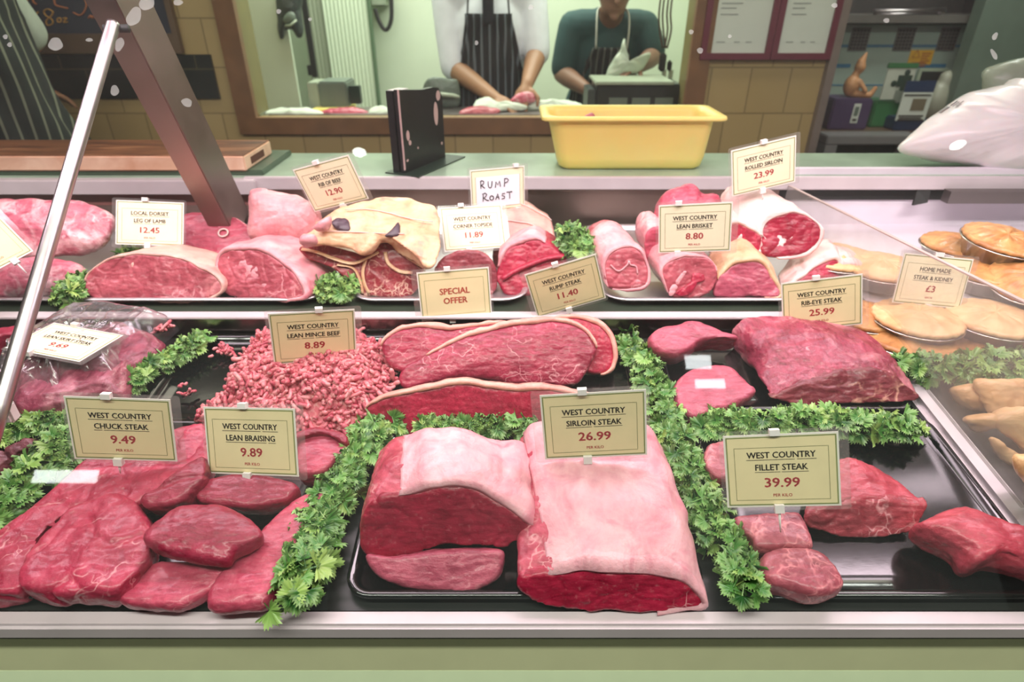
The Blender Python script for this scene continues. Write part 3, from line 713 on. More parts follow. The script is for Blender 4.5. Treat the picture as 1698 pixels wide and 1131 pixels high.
# RUMP ROAST in marker pen, strokes in card metres
def S(pts, dx, dy, s=.001): return [(dx+a*s, dy+b*s) for a, b in pts]
HAND = [S([(0, 0), (0, 15)], -.040, .006), S([(-1, 14), (3, 16), (7, 14), (7, 10), (3, 7), (0, 7), (4, 4), (9, 0)], -.040, .006),
        S([(0, 14), (0, 5), (2, 1), (6, 1), (8, 5), (9, 14)], -.023, .005), S([(0, 0), (2, 12), (6, 5), (10, 13), (12, 1)], -.007, .005),
        S([(0, -1), (1, 16)], .014, .006), S([(0, 15), (6, 16), (10, 12), (7, 8), (1, 7)], .014, .006),
        S([(0, 0), (1, 16)], -.036, -.021), S([(-1, 15), (5, 17), (9, 14), (6, 9), (1, 8), (8, 2), (13, 1)], -.036, -.021),
        S(arc(4, 4.5, 4.5, 4.5, 0, 360, 12), -.020, -.020), S([(0, 0), (5, 12), (8, 0)], -.007, -.020), S([(1, 5), (8, 5)], -.007, -.020),
        S([(8, 11), (2, 11), (1, 7), (7, 5), (7, 1), (0, 0)], .007, -.020), S([(0, 13), (13, 13)], .019, -.020), S([(7, 13), (7, -1)], .019, -.020)]
WC = 'WEST COUNTRY'
C2 = M_cream_lit
ticket((-0.907, 0.961, -0.377), (41.1, 52.6, 19.0), (), '0', 'PER KILO', 'cream price ticket turned sideways at the left edge, cut off by the frame', clipx=.03, cream=M_cream, lx=.012)
ticket((-.722, 1.159, -.398), (10.7, 59.8, -5.8), ('LOCAL DORSET', 'LEG OF LAMB'), '12.45', 'PER KILO', 'price ticket reading LOCAL DORSET LEG OF LAMB 12.45', sleeve=-.003, clipx=-.003, pin=.013, cream=C2)
ticket((-.345, 1.144, -.316), (-11.6, 97.8, 16.3), (WC, 'RIB OF BEEF'), '12.90', 'PER KILO', 'tilted price ticket reading WEST COUNTRY RIB OF BEEF 12.90', clipx=.004, topx=-.008, pin=.022, pinlean=.25, cream=C2)
ticket((-.029, 1.256, -.358), (26.8, 83.7, -1.9), (), '', '', 'handwritten ticket reading RUMP ROAST in black marker pen', style='hand', clipx=.045, topx=.042, pin=.012, cream=C2)
ticket((-.077, 1.152, -.405), (14.2, 55.8, -1.0), (WC, 'CORNER TOPSIDE'), '11.89', 'PER KILO', 'price ticket reading WEST COUNTRY CORNER TOPSIDE 11.89', clipx=-.014, pin=.012, cream=C2)
ticket((.477, 1.155, -.285), (6.8, 87.9, 11.4), (WC, 'ROLLED SIRLOIN'), '23.99', 'PER KILO', 'highest price ticket, reading WEST COUNTRY ROLLED SIRLOIN 23.99', clipx=-.003, topx=0, pin=.015, cream=C2)
ticket((.326, 1.033, -.364), (-11.9, 86.1, 6.6), (WC, 'LEAN BRISKET'), '8.80', 'PER KILO', 'price ticket reading WEST COUNTRY LEAN BRISKET 8.80', sleeve=.006, clipx=-.029, topx=-.028, pin=.013, cream=C2)
ticket((-.100, .957, -.458), (6.8, 79.3, 1.9), ('SPECIAL', 'OFFER'), '', '', 'cream ticket reading SPECIAL OFFER in orange red letters', style='offer', sleeve=-.005, clipx=-.008, topx=-.010, pin=.018)
ticket((.093, .948, -.439), (4.4, 91.6, 16.1), (WC, 'RUMP STEAK'), '11.40', 'PER KILO', 'tilted price ticket reading WEST COUNTRY RUMP STEAK 11.40', sleeve=-.003, clipx=-.005, topx=-.008, pin=.012)
ticket((.522, .912, -.454), (-11.0, 80.7, 12.2), (WC, 'RIB-EYE STEAK'), '25.99', 'PER KILO', 'price ticket reading WEST COUNTRY RIB-EYE STEAK 25.99', sleeve=.005, clipx=-.006, topx=-.008, pin=.010)
ticket((.738, .969, -.438), (1.4, 74.3, -5.8), ('HOME MADE', 'STEAK & KIDNEY'), '£3', 'EACH', 'price ticket reading HOME MADE STEAK & KIDNEY £3 on the pies', sleeve=.006, clipx=.002, topx=.000, pin=.012, cream=C2)
ticket((-.696, .815, -.471), (-75.0, -5.4, 64.5), (WC, 'LEAN SKIRT STEAK'), '9.69', 'PER KILO', 'price ticket reading WEST COUNTRY LEAN SKIRT STEAK lying flat on the vacuum pack', clipx=-.02, pin=0, cream=C2)
ticket((-.306, .811, -.461), (16.5, 90.2, -4.8), (WC, 'LEAN MINCE BEEF'), '8.89', 'PER KILO', 'price ticket reading WEST COUNTRY LEAN MINCE BEEF 8.89', sleeve=.005, clipx=.020, topx=.010, pin=.014)
ticket((-.493, .604, -.478), (4.7, 79.6, -5.4), (WC, 'CHUCK STEAK'), '9.49', 'PER KILO', 'price ticket reading WEST COUNTRY CHUCK STEAK 9.49', sleeve=.006, clipx=-.009, topx=-.012, pin=.014)
ticket((-.332, .600, -.494), (-9.5, 67.5, 4.7), (WC, 'LEAN BRAISING'), '9.89', 'PER KILO', 'price ticket reading WEST COUNTRY LEAN BRAISING 9.89', sleeve=.006, clipx=-.007, topx=-.007, pin=.012)
ticket((.099, .579, -.452), (-3.9, 80.5, 6.1), (WC, 'SIRLOIN STEAK'), '26.99', 'PER KILO', 'price ticket reading WEST COUNTRY SIRLOIN STEAK 26.99', sleeve=-.006, clipx=-.010, topx=-.012, pin=.014)
ticket((.314, .533, -.482), (-12.3, 68.5, 10.7), (WC, 'FILLET STEAK'), '39.99', 'PER KILO', 'price ticket reading WEST COUNTRY FILLET STEAK 39.99', sleeve=.006, clipx=-.005, topx=-.006, pin=.026)

# ================================================================== meat on the lower deck
def P(px, py, h=0.0): return deck(px, py, h)
def thing(name, at, label, cat, group=None): return empty(name, at, label, cat, group)
def flat(px, h, a=0, yaw=0, ref=None):
    """plane of a cut lying on the deck: h above it at the reference pixel, tilted by a degrees towards the viewer"""
    cx_ = sum(q[0] for q in px)/len(px); cy_ = sum(q[1] for q in px)/len(px)
    rx, ry = ref or (cx_, cy_)
    return (deck(rx, ry, h), (tiltn(7.4+a*.8, yaw) if a else DN))
g_chuck = 'chuck and braising steaks on the front tray'
def steak(name, px, h, a, thick, m, label, cat, group=None, yaw=0, ref=None, fats=(), pl=None, **k):
    pl = pl or flat(px, h, a, yaw, ref)
    r = thing(name, deck(*(ref or (sum(q[0] for q in px)/len(px), sum(q[1] for q in px)/len(px)))), label, cat, group)
    if name in ('chuck_steak', 'braising_steak', 'diced_meat', 'offal_piece', 'sirloin_slice', 'ribeye_slice') or m is M_fillet: k.setdefault('sil', True)
    if name in ('chuck_steak',): k.setdefault('crease', .003)
    o, pts = slab('meat', px, pl, thick, m, r, **k)
    for i0, i1, tf, mf in fats: rim('fat_rim', pts, pl[1], i0, i1, tf, thick, mf, r)
    return r
steak('chuck_steak', [(-60, 1006), (-60, 960), (0, 905), (60, 845), (128, 770), (180, 742), (240, 720), (300, 706), (336, 703), (345, 740), (345, 775), (300, 800), (255, 830), (215, 850), (150, 850), (95, 880), (70, 930), (62, 985), (30, 1003)], .036, 4, .034, M_chuck,
      'large flat chuck steak reaching to the front left tray edge', 'steak', g_chuck, dome=.001, amp=.004, r=.006, seed=1, crease=.002)
steak('chuck_steak', [(48, 985), (52, 925), (90, 862), (138, 828), (200, 816), (238, 846), (250, 880), (258, 915), (250, 955), (210, 1002), (165, 1004), (120, 1008), (80, 1002)], .041, 0, .038, M_chuck,
      'folded chuck steak lobe hanging over the front of the left tray', 'steak', g_chuck, dome=.002, amp=.004, r=.008, seed=4, crease=.003)
steak('chuck_steak', [(248, 838), (268, 806), (300, 775), (336, 752), (340, 790), (330, 825), (316, 846), (285, 855), (258, 856)], .052, 16, .035, M_braise,
      'narrow dark chuck piece behind the round braising steak', 'steak', g_chuck, amp=.004, seed=6)
steak('chuck_steak', [(300, 760), (300, 712), (340, 702), (345, 740), (345, 790), (320, 800)], .040, 8, .030, M_pink,
      'pale pink chuck piece between the two front left tickets', 'steak', g_chuck, seed=7)
steak('braising_steak', [(242, 888), (262, 856), (292, 838), (330, 832), (372, 836), (405, 852), (428, 874), (437, 892), (432, 905), (392, 930), (380, 942), (330, 937), (280, 926), (250, 910)], .062, 8, .026, M_braise,
      'round thick braising steak lying on top in the front left tray', 'steak', g_chuck, dome=.004, seed=8, r=.006)
steak('braising_steak', [(322, 820), (338, 796), (372, 786), (420, 784), (465, 792), (493, 804), (488, 838), (472, 846), (430, 854), (390, 852), (345, 846)], .040, 14, .030, M_braise,
      'dark braising steak under the 9.89 ticket', 'steak', g_chuck, seed=10)
steak('braising_steak', [(203, 1002), (232, 950), (262, 928), (320, 930), (380, 940), (372, 965), (350, 992), (300, 1016), (252, 1014)], .024, 4, .020, M_pink,
      'flat pink braising slice under the round steak, front tray edge', 'steak', g_chuck, seed=12)
steak('braising_steak', [(352, 1018), (366, 970), (408, 925), (436, 872), (470, 838), (505, 816), (540, 808), (530, 850), (500, 905), (476, 955), (450, 1010), (420, 1019)], .032, 2, .028, M_pink,
      'long pink braising strip beside the parsley, front left tray', 'steak', g_chuck, seed=14, r=.010)
steak('braising_steak', [(500, 800), (496, 725), (530, 714), (562, 722), (580, 748), (566, 778), (540, 800)], .040, 8, .034, M_pink,
      'pink braising slice to the rear beside the parsley and 9.89 ticket', 'steak', g_chuck, seed=15)
steak('braising_steak', [(492, 745), (488, 718), (520, 706), (556, 712), (580, 735), (578, 752), (550, 730), (520, 722)], .052, 10, .03, M_braise,
      'folded dark edge of braising steak behind the 9.89 ticket', 'steak', g_chuck, seed=16)
steak('diced_meat', [(15, 752), (28, 728), (46, 720), (66, 732), (70, 748), (56, 762), (38, 772), (22, 766)], .034, 20, .03, M_kidney, 'round dark purple meat chunk by the left parsley', 'meat piece', 'dark chunks at the left edge', r=.014, seed=17)
steak('diced_meat', [(-30, 790), (-30, 750), (5, 742), (22, 760), (26, 782), (10, 795)], .026, 16, .03, M_kidney, 'dark meat chunk cut off by the left edge of the picture', 'meat piece', 'dark chunks at the left edge', r=.014, seed=18)

# sirloin joints
e = thing('sirloin_joint', P(740, 930), 'short sirloin joint with thick fat cap, wide dark red face', 'sirloin joint', 'sirloin joints')
def q3(l, ox, oy, s): return [(ox+a/s, oy+b/s) for a, b in l]
fpx = q3([(185, 706), (158, 630), (178, 530), (225, 455), (318, 408), (440, 392), (520, 370), (640, 362), (740, 387), (860, 452), (955, 515), (1030, 582), (1000, 628), (930, 642), (880, 672), (720, 660), (590, 655), (500, 690), (380, 715), (270, 722)], 540, 680, 2.977)
bpx = q3([(255, 420), (258, 360), (262, 300), (268, 215), (338, 136), (400, 122), (480, 120), (640, 127), (760, 152), (850, 187), (940, 184), (978, 252), (985, 300), (970, 340), (900, 360), (760, 370), (600, 380), (480, 400), (380, 410), (300, 420)], 540, 680, 2.977)
pf = (V((0, .505, dz(.505)+.035)), tiltn(68)); pb_ = (V((0, .618, dz(.618)+.04)), tiltn(78))
R = block(fpx, pf, bpx, pb_, e, M_sirls, M_sirl, arch=.010, seed=20, face=True)
fatcap(R, .215, .60, .010, F_sirl, e, seed=21)
e2 = e
steak('sirloin_slice', q3([(190, 712), (300, 722), (400, 712), (520, 690), (700, 682), (868, 690), (882, 750), (850, 830), (765, 885), (690, 932), (560, 905), (420, 885), (290, 845), (220, 790)], 540, 680, 2.977), .018, 62, .03, M_ribeye,
      'pale end of a sirloin lying under the short joint', 'sirloin piece', 'sirloin joints', seed=22, r=.008, pl=(deck(700, 986, .004), tiltn(40)), sil=False)
e = thing('sirloin_joint', P(1010, 1000), 'long sirloin joint covered in pink fat, under the 26.99 ticket', 'sirloin joint', 'sirloin joints')
fpx = [(868, 985), (856, 975), (862, 958), (885, 950), (930, 945), (985, 941), (1040, 943), (1090, 948), (1135, 962), (1160, 985), (1165, 1000), (1140, 1006), (1090, 1012), (1020, 1014), (950, 1010), (900, 1000)]
bpx = [(880, 775), (862, 760), (857, 738), (866, 722), (885, 706), (940, 703), (985, 702), (1030, 706), (1065, 712), (1088, 740), (1098, 760), (1085, 770), (1040, 780), (1000, 782), (950, 782), (910, 780)]
pf = (V((0, .445, dz(.445)+.02)), tiltn(66)); pb_ = (V((0, .640, dz(.64)+.03)), tiltn(80))
R = block(fpx, pf, bpx, pb_, e, M_sirls, M_sirl, arch=.012, seed=24, rings=16)
fatcap(R, .13, .66, .008, F_sirl, e, seed=25, front=.005)

# fillets
g_f = 'fillet steaks on the front right tray'
steak('fillet_slice', q3([(425, 440), (500, 425), (600, 420), (690, 420), (722, 470), (752, 565), (640, 572), (520, 568), (500, 530), (450, 490)], 1050, 680, 2.508), .034, 6, .03, M_filslice,
      'fillet slice pierced by the pin of the 39.99 ticket', 'fillet steak', g_f, seed=30, r=.006)
steak('fillet_slice', q3([(538, 620), (560, 582), (620, 566), (690, 562), (780, 580), (850, 640), (886, 710), (850, 748), (760, 765), (650, 732), (580, 712), (548, 670)], 1050, 680, 2.508), .040, 8, .036, M_filslice,
      'round fillet slice with brown side at the front of the tray', 'fillet steak', g_f, seed=31, r=.008, fats=((.0, .0, 0, F_pale),)[:0])
e = thing('fillet_piece', P(1430, 890), 'thick fillet chunk behind the 39.99 ticket', 'fillet steak', g_f)
fpx = q3([(722, 478), (712, 440), (790, 395), (870, 372), (980, 360), (1060, 370), (1160, 374), (1218, 387), (1205, 440), (1150, 502), (1000, 532), (870, 530), (780, 502)], 1050, 680, 2.508)
bpx = q3([(740, 330), (745, 280), (800, 220), (860, 205), (930, 196), (985, 222), (1030, 248), (1085, 290), (1090, 320), (1050, 340), (960, 350), (880, 350), (800, 345)], 1050, 680, 2.508)
c_ = P(1430, 893); 
R = block(fpx, (c_, tiltn(58)), bpx, (c_+V((0, .075, .03)), tiltn(70)), e, M_fillet, meat('fillet_cut_face', lin(140, 40, 54), lin(176, 70, 82), vs=22, vw=.05, vm=.46), seed=33)
steak('fillet_piece', q3([(1200, 452), (1262, 425), (1350, 386), (1420, 390), (1540, 445), (1640, 490), (1790, 570), (1790, 770), (1640, 720), (1450, 674), (1360, 690), (1310, 620), (1225, 505)], 1050, 680, 2.508), .050, 10, .046, M_fillet,
      'long fillet piece at the right end of the front tray', 'fillet steak', g_f, seed=34, r=.014, dome=.008, amp=.006)
steak('fillet_slice', [(1170, 770), (1172, 742), (1185, 732), (1215, 730), (1225, 780), (1195, 795)], .034, 12, .03, M_filslice, 'fillet slice half hidden behind the left of the 39.99 ticket', 'fillet steak', g_f, seed=35)

# rib-eye
g_r = 'rib-eye beef at the rear right'
steak('ribeye_slice', q3([(352, 345), (368, 285), (440, 228), (560, 208), (610, 180), (690, 190), (790, 232), (850, 272), (908, 318), (880, 362), (800, 342), (700, 366), (640, 392), (600, 432), (500, 470), (410, 448), (362, 405)], 980, 480, 3.77), .050, 28, .045, M_ribeye,
      'thick pink rib-eye slice at the rear beside the parsley row', 'rib-eye steak', g_r, seed=40, r=.010)
steak('ribeye_slice', q3([(505, 650), (530, 580), (580, 520), (650, 482), (760, 462), (880, 472), (950, 530), (1000, 600), (1025, 650), (985, 700), (900, 760), (800, 800), (690, 840), (620, 850), (545, 800), (505, 720)], 980, 480, 3.77), .032, 12, .028, M_ribeye,
      'pink rib-eye slice lying flat in front of the thick slice', 'rib-eye steak', g_r, seed=41, r=.008)
e = thing('ribeye_joint', P(1400, 660), 'large boned rib-eye joint under the 25.99 ticket', 'beef joint', g_r)
fpx = [(1290, 662), (1278, 655), (1311, 640), (1343, 628), (1396, 612), (1444, 610), (1475, 618), (1497, 637), (1523, 650), (1520, 660), (1497, 665), (1417, 668), (1324, 670)]
bpx = [(1225, 600), (1215, 572), (1213, 552), (1222, 537), (1245, 525), (1290, 523), (1350, 528), (1400, 535), (1425, 548), (1435, 565), (1400, 590), (1340, 600), (1280, 605)]
R = block(fpx, (V((0, .765, dz(.765)+.012)), tiltn(52)), bpx, (V((0, .915, dz(.915)+.02)), tiltn(84)), e, M_ribjoint, meat('ribeye_cut_face', lin(98, 26, 40), lin(132, 48, 58), vein=lin(214, 160, 140), vs=14, vw=.07, vm=.5), arch=.012, seed=42, amp=.004)

# rump steaks
g_u = 'rump steaks on the rear tray'
px1 = [(660, 628), (672, 607), (706, 589), (738, 573), (775, 557), (817, 546), (849, 538), (886, 535), (918, 531), (953, 538), (977, 554), (990, 578), (982, 597), (974, 615), (958, 634), (942, 639), (892, 637), (855, 638), (825, 632), (796, 628), (770, 626), (749, 628), (711, 636), (680, 643), (666, 640)]
e = thing('rump_steak', P(820, 640), 'large rump steak leaning back, with fat along its top edge', 'rump steak', g_u)
pl = (deck(800, 634, .018), tiltn(46)); o, pts = slab('meat', px1, pl, .022, M_rump, e, seed=50, dome=.006, n=120)
rim('fat_rim', pts, pl[1], .09, .50, .0085, .022, F_rump, e)
px2 = [(632, 572), (646, 556), (668, 545), (700, 541), (745, 545), (790, 540), (850, 534), (860, 560), (780, 590), (720, 605), (680, 618), (650, 610), (640, 598)]
e = thing('rump_steak', P(680, 600), 'rump steak behind the large one, its left end showing beside the mince', 'rump steak', g_u)
pl = (deck(690, 622, .020)+V((0, .018, .012)), tiltn(46)); o, pts = slab('meat', px2, pl, .02, M_rump, e, seed=51)
rim('fat_rim', pts, pl[1], .0, .42, .009, .02, F_rump, e)
px3 = [(905, 540), (920, 528), (950, 526), (985, 534), (1008, 552), (1018, 580), (1016, 606), (1004, 618), (985, 620), (960, 610), (950, 590)]
e = thing('rump_steak', P(1000, 620), 'rump steak curling behind the right end of the large one', 'rump steak', g_u)
pl = (deck(990, 622, .014)+V((0, .012, .008)), tiltn(50)); o, pts = slab('meat', px3, pl, .022, M_dark, e, seed=52)
rim('fat_rim', pts, pl[1], .03, .62, .008, .022, F_rump, e)
px4 = [(606, 676), (640, 659), (700, 647), (765, 636), (810, 642), (860, 647), (900, 645), (960, 655), (985, 665), (975, 700), (900, 722), (800, 728), (700, 730), (640, 718), (615, 695)]
e = thing('rump_steak', P(780, 720), 'rump steak in front with a pale fat edge, shaded by the parsley', 'rump steak', g_u)
pl = (deck(790, 722, .008), tiltn(66)); o, pts = slab('meat', px4, pl, .026, M_dark, e, seed=53, n=120)
rim('fat_rim', pts, pl[1], .0, .50, .007, .026, F_rump, e)
# loose crumbs of meat on the riser
# skirt steak vacuum pack
e = thing('vacuum_pack', P(140, 640), 'vacuum pack of skirt steak with shiny wrinkled film, at the left', 'meat pack')
steakpx = [(18, 668), (16, 622), (50, 590), (100, 560), (140, 536), (190, 531), (240, 541), (262, 556), (258, 575), (222, 596), (210, 620), (198, 648), (150, 652), (110, 662), (60, 676)]
pl = (deck(140, 615, .046), DN); slab('meat', steakpx, pl, .042, M_skirt, e, dome=.010, r=.018, amp=.012, freq=22, seed=60)
fpx = [(-20, 700), (-10, 640), (20, 600), (90, 555), (140, 528), (200, 524), (260, 532), (300, 540), (282, 562), (236, 600), (216, 640), (205, 662), (150, 662), (112, 672), (104, 690), (60, 676), (20, 690)]
pts = cr([deck(x, y, .012) for x, y in fpx], 220); c = cen(pts); rings = []
for k in range(52):
    sc_ = 1-(k/51)**1.15*.97
    rr = []
    for p in pts:
        v = c+(p-c)*sc_; h = .052*min(1, (1-sc_)*3.6)**.7; ed = min(1, (1-sc_)*9)
        q = V((v.x*24+v.y*11, v.y*17-v.x*8, 1.3)); q = q+V((noise.noise(q*2.1), noise.noise(q*2.1+V((9, 0, 0))), 0))*.5
        wr = (1-min(1, abs(noise.noise(q))*2.2))**2; wr2 = (1-min(1, abs(noise.noise(q*2.3+V((4, 4, 4))))*2.2))**2
        near = min(1, max(.25, (.93-v.y)/.12))
        h += (.010*wr+.006*wr2)*ed*near
        rr.append(V((v.x, v.y, v.z+h)))
    rings.append(rr)
vs, fs = stitch(rings, False, True); mesh('film', vs, fs, G_film, e)
steak('offal_piece', [(-40, 590), (-40, 560), (10, 538), (48, 536), (70, 548), (60, 562), (20, 580), (0, 596)], .04, 14, .04, M_braise, 'dark red meat at the left edge behind the strut', 'meat piece', seed=61, r=.012)

# mince
def poly_in(x, y, pl):
    c = False; j = len(pl)-1
    for i in range(len(pl)):
        if (pl[i][1] > y) != (pl[j][1] > y) and x < (pl[j][0]-pl[i][0])*(y-pl[i][1])/(pl[j][1]-pl[i][1])+pl[i][0]: c = not c
        j = i
    return c
def worm(start, d, L, r, seed, k=6, segs=6):
    pts = [start]; d = d.normalized(); h = V((noise.noise(start*9+V((seed, 0, 0))), noise.noise(start*9+V((0, seed, 3))), 0))
    for i in range(segs):
        d = (d+V((random.gauss(0, .28), random.gauss(0, .28), random.gauss(0, .18)))).normalized(); pts.append(pts[-1]+d*L/segs)
    rr = [r*.75]+[r*random.uniform(.9, 1.12) for _ in range(segs-1)]+[r*.7]
    return tubevf(pts, rr, k)
t = NT('mince_meat'); geo = t.n.new('ShaderNodeNewGeometry')
t.set(Base_Color=t.mix(t.ramp(t.noise(160, 3), (.52, 0.0), (.68, .6)), t.ramp(geo.outputs['Random Per Island'], (0, lin(170, 64, 82)), (.6, lin(206, 104, 116)), (1, lin(224, 146, 150))), lin(236, 188, 182)), Roughness=.42, Subsurface_Weight=.15, Subsurface_Scale=.004)
t.b.inputs['Subsurface Radius'].default_value = (1, .3, .25); M_mince = t.m
base_px = [(322, 700), (345, 672), (372, 650), (368, 610), (388, 590), (400, 565), (422, 548), (470, 540), (560, 536), (612, 548), (642, 575), (648, 610), (640, 640), (622, 672), (605, 705), (560, 712), (500, 714), (420, 712), (360, 706)]
bp = [deck(x, y, .010 if y > 640 else .030) for x, y in base_px]; bpts = cr(bp, 64); bc = cen(bpts)
def mound_h(x, y):
    # distance to outline as fraction
    best = 1e9
    for p in bpts:
        q = (p.x-x)**2+(p.y-y)**2
        if q < best: best = q
    d = best**.5; return .052*min(1, d/.055)**.75+.012*noise.noise(V((x*30, y*30, 2)))
poly = [(p.x, p.y) for p in bpts]
xs = [p[0] for p in poly]; ys = [p[1] for p in poly]
mb = MB()
N_ = 46
for gi in range(2):
    pass
grid = {}; vs = []; fs = []
for i in range(N_+1):
    for j in range(N_+1):
        x = min(xs)+(max(xs)-min(xs))*i/N_; y = min(ys)+(max(ys)-min(ys))*j/N_
        if poly_in(x, y, poly): grid[(i, j)] = len(vs); vs.append(V((x, y, dz(y)+mound_h(x, y)-.004)))
for i in range(N_):
    for j in range(N_):
        q = [(i, j), (i+1, j), (i+1, j+1), (i, j+1)]
        if all(a in grid for a in q): fs.append(tuple(grid[a] for a in q))
mb.add(vs, fs); cnt = 0
random.seed(11)
while cnt < 2800:
    x = random.uniform(min(xs), max(xs)); y = random.uniform(min(ys), max(ys))
    if not poly_in(x, y, poly): continue
    h = mound_h(x, y); p = V((x, y, dz(y)+h+random.uniform(-.006, .003)))
    ang = noise.noise(V((x*14, y*14, 7)))*5+random.gauss(0, .5)
    e1 = mound_h(x+.004, y)-h; e2 = mound_h(x, y+.004)-h
    d = V((math.cos(ang), math.sin(ang), (math.cos(ang)*e1+math.sin(ang)*e2)/.004))
    mb.add(*worm(p, d, random.uniform(.006, .022), random.uniform(.0024, .0042), cnt)); cnt += 1
tag(mb.build('mince_beef', M_mince, None, True), 'heap of pink beef mince under the 8.89 ticket', 'mince', None, 'stuff')
def clump(px, py, n, spread, label, h=.004, base=None):
    b = base or deck(px, py, .004); mbk = MB()
    for i in range(n):
        a = random.uniform(0, 6.3); q = V((random.gauss(0, spread), random.gauss(0, spread*.7), abs(random.gauss(0, spread*.5))))
        mbk.add(*worm(b+q+V((0, 0, .003)), V((math.cos(a), math.sin(a), random.uniform(-.2, .5))), random.uniform(.006, .02), .0025, i))
    return tag(mbk.build('mince_crumb', M_mince, None, True), label, 'mince crumb', 'stray mince crumbs')
clump(372, 586, 22, .010, 'clump of mince left of the mince heap, rear of tray')
clump(308, 642, 3, .007, 'stray curl of mince on the black tray left of the heap')
clump(312, 658, 4, .004, 'small stray lump of mince on the tray, near the 9.49 ticket')
clump(270, 548, 18, .007, 'lump of mince by the vacuum pack corner', base=deck(270, 548, .03))
# ================================================================== meat on the rear shelf
def face_joint(name, px, ybase, tilt, back, mb_, mf_, label, cat, group, ref=None, yaw=0, fats=(), strings=(), fatmat=F_pink, **k):
    cx_ = sum(q[0] for q in px)/len(px); by = max(q[1] for q in px)
    pl = (aty(cx_, by, ybase), tiltn(tilt, yaw))
    r = thing(name, pl[0], label, cat, group)
    R, pts = joint(name, px, pl, back, mb_, mf_, r, **k)
    for f in fats: fatcap(R, f[0], f[1], f[2], f[3], r, 0, f[4] if len(f) > 4 else 8, front=f[5] if len(f) > 5 else .003)
    for j in strings:
        c = cen(R[j]); tube('string', [c+(p-c)*1.015+V((0, 0, .0006)) for p in R[j]], .0011, F_white, r, 6, True)
    return r, R, pts, pl
g_l = 'legs and joints of lamb'; g_t = 'beef joints on the rear shelf'
# left lamb
r = thing('lamb_shoulder', shelf(80, 430), 'flat lamb shoulder with white fat seams at the top left', 'lamb joint', g_l)
pillow('meat', [(-70, 400), (-70, 345), (-10, 332), (60, 331), (120, 336), (170, 346), (187, 355), (186, 385), (180, 402), (150, 418), (100, 424), (50, 428), (-10, 425)], (aty(60, 420, 1.13), tiltn(48)), .035, .05, M_lambrib, r, seed=70, amp=.008)
r = thing('lamb_shoulder', shelf(60, 490), 'lower lamb shoulder lying on the tray behind the strut', 'lamb joint', g_l)
pillow('meat', [(-70, 490), (-70, 440), (-10, 428), (60, 424), (110, 430), (140, 446), (130, 468), (104, 488), (60, 500), (0, 502)], (aty(40, 495, 1.03), tiltn(52)), .03, .06, M_lambrib, r, seed=71, amp=.010)
r, R, pts, pl = face_joint('leg_of_lamb', [(159, 499), (146, 486), (141, 466), (150, 447), (170, 434), (196, 427), (233, 421), (265, 421), (305, 429), (337, 442), (361, 460), (370, 476), (365, 486), (342, 496), (305, 499), (239, 500), (190, 501)], 1.0, 62, (0.0, .15, -.030), F_pale, M_lamb,
   'lamb leg with an oval cut face under the 12.45 ticket', 'lamb leg', g_l, seed=72, fats=((.08, .86, .004, F_pale, 8, .004),), taper=.3)
r, R, pts, pl = face_joint('leg_of_lamb', [(385, 494), (368, 470), (361, 440), (368, 420), (395, 413), (430, 414), (460, 430), (490, 455), (505, 480), (500, 494), (450, 497)], 1.0, 60, (.05, .14, -.015), F_pink, M_lamb,
   'lamb leg with its cut face turned left, behind the parsley tuft', 'lamb leg', g_l, seed=73, yaw=-14, fats=((.12, .82, .008, F_pink, 9, .004),), taper=.25)
r = thing('lamb_steak', shelf(350, 440), 'pink lamb chump with a white bone ring right of the 12.45 ticket', 'lamb joint', g_l)
pl = (aty(350, 445, 1.17), tiltn(44)); slab('meat', [(275, 425), (285, 372), (310, 353), (350, 352), (395, 362), (418, 384), (415, 400), (395, 410), (372, 425), (340, 440)], pl, .05, M_pink, r, seed=74)
b_ = atp(370, 386, pl[0]+pl[1]*.005, pl[1]); ux = V((1, 0, 0)); uy = pl[1].cross(ux)
tube('bone_ring', [b_+ux*.010*math.cos(a)+uy*.009*math.sin(a) for a in [i*math.pi/8 for i in range(16)]], .002, F_white, r, 6, True)
r = thing('lamb_shank', shelf(470, 390), 'pale fat covered lamb piece standing behind the 12.90 ticket', 'lamb joint', g_l)
pillow('meat', [(418, 398), (414, 360), (414, 322), (422, 312), (460, 318), (500, 326), (530, 346), (532, 380), (520, 397), (470, 402)], (aty(470, 400, 1.16), tiltn(66)), .045, .05, F_pink, r, seed=75)
# rib of beef
def q6(l): return [(400+a/3.77, 280+b/3.77) for a, b in l]
face = q6([(370, 505), (395, 485), (470, 478), (600, 492), (690, 522), (760, 540), (830, 500), (880, 468), (960, 470), (1010, 500), (1080, 560), (1150, 610), (1110, 680), (1090, 760), (1040, 795), (960, 805), (880, 810), (820, 800), (760, 800), (700, 720), (600, 640), (500, 590), (420, 555)])
e = thing('rib_of_beef', shelf(640, 495), 'rib of beef with creamy fat and a marbled cut face', 'beef joint', g_t)
pl = (aty(640, 495, 1.02), tiltn(58, 4))
pts = cr([atp(x, y, *pl) for x, y in face], 110); c = cen(pts); back = V((.02, .16, .015)); R = []
top = q6([(480, 330), (600, 250), (700, 215), (880, 185), (1020, 180), (1130, 200), (1220, 250), (1250, 420), (1240, 560), (1190, 610)])
for k in range(11):
    t_ = k/10; s = 1+.03*math.sin(math.pi*t_)-.10*t_*t_
    if t_ > .7: s *= max(.02, 1-((t_-.7)/.3)**2)**.4 if t_ < .99 else .15
    R.append([c+(p-c)*s+back*t_ for p in pts])
R = [[v+nv(v, 26, 80)*.004+nv(v, 150, 80)*.0007 for v in q] for q in R]
vs, fs = stitch(R, False); mesh('meat', vs, fs, F_cream, e)
cap = [R[0]]+[[c+(p-c)*s+pl[1]*(.003) for p in R[0]] for s in (.97, .9, .75, .6, .45, .3, .15)]
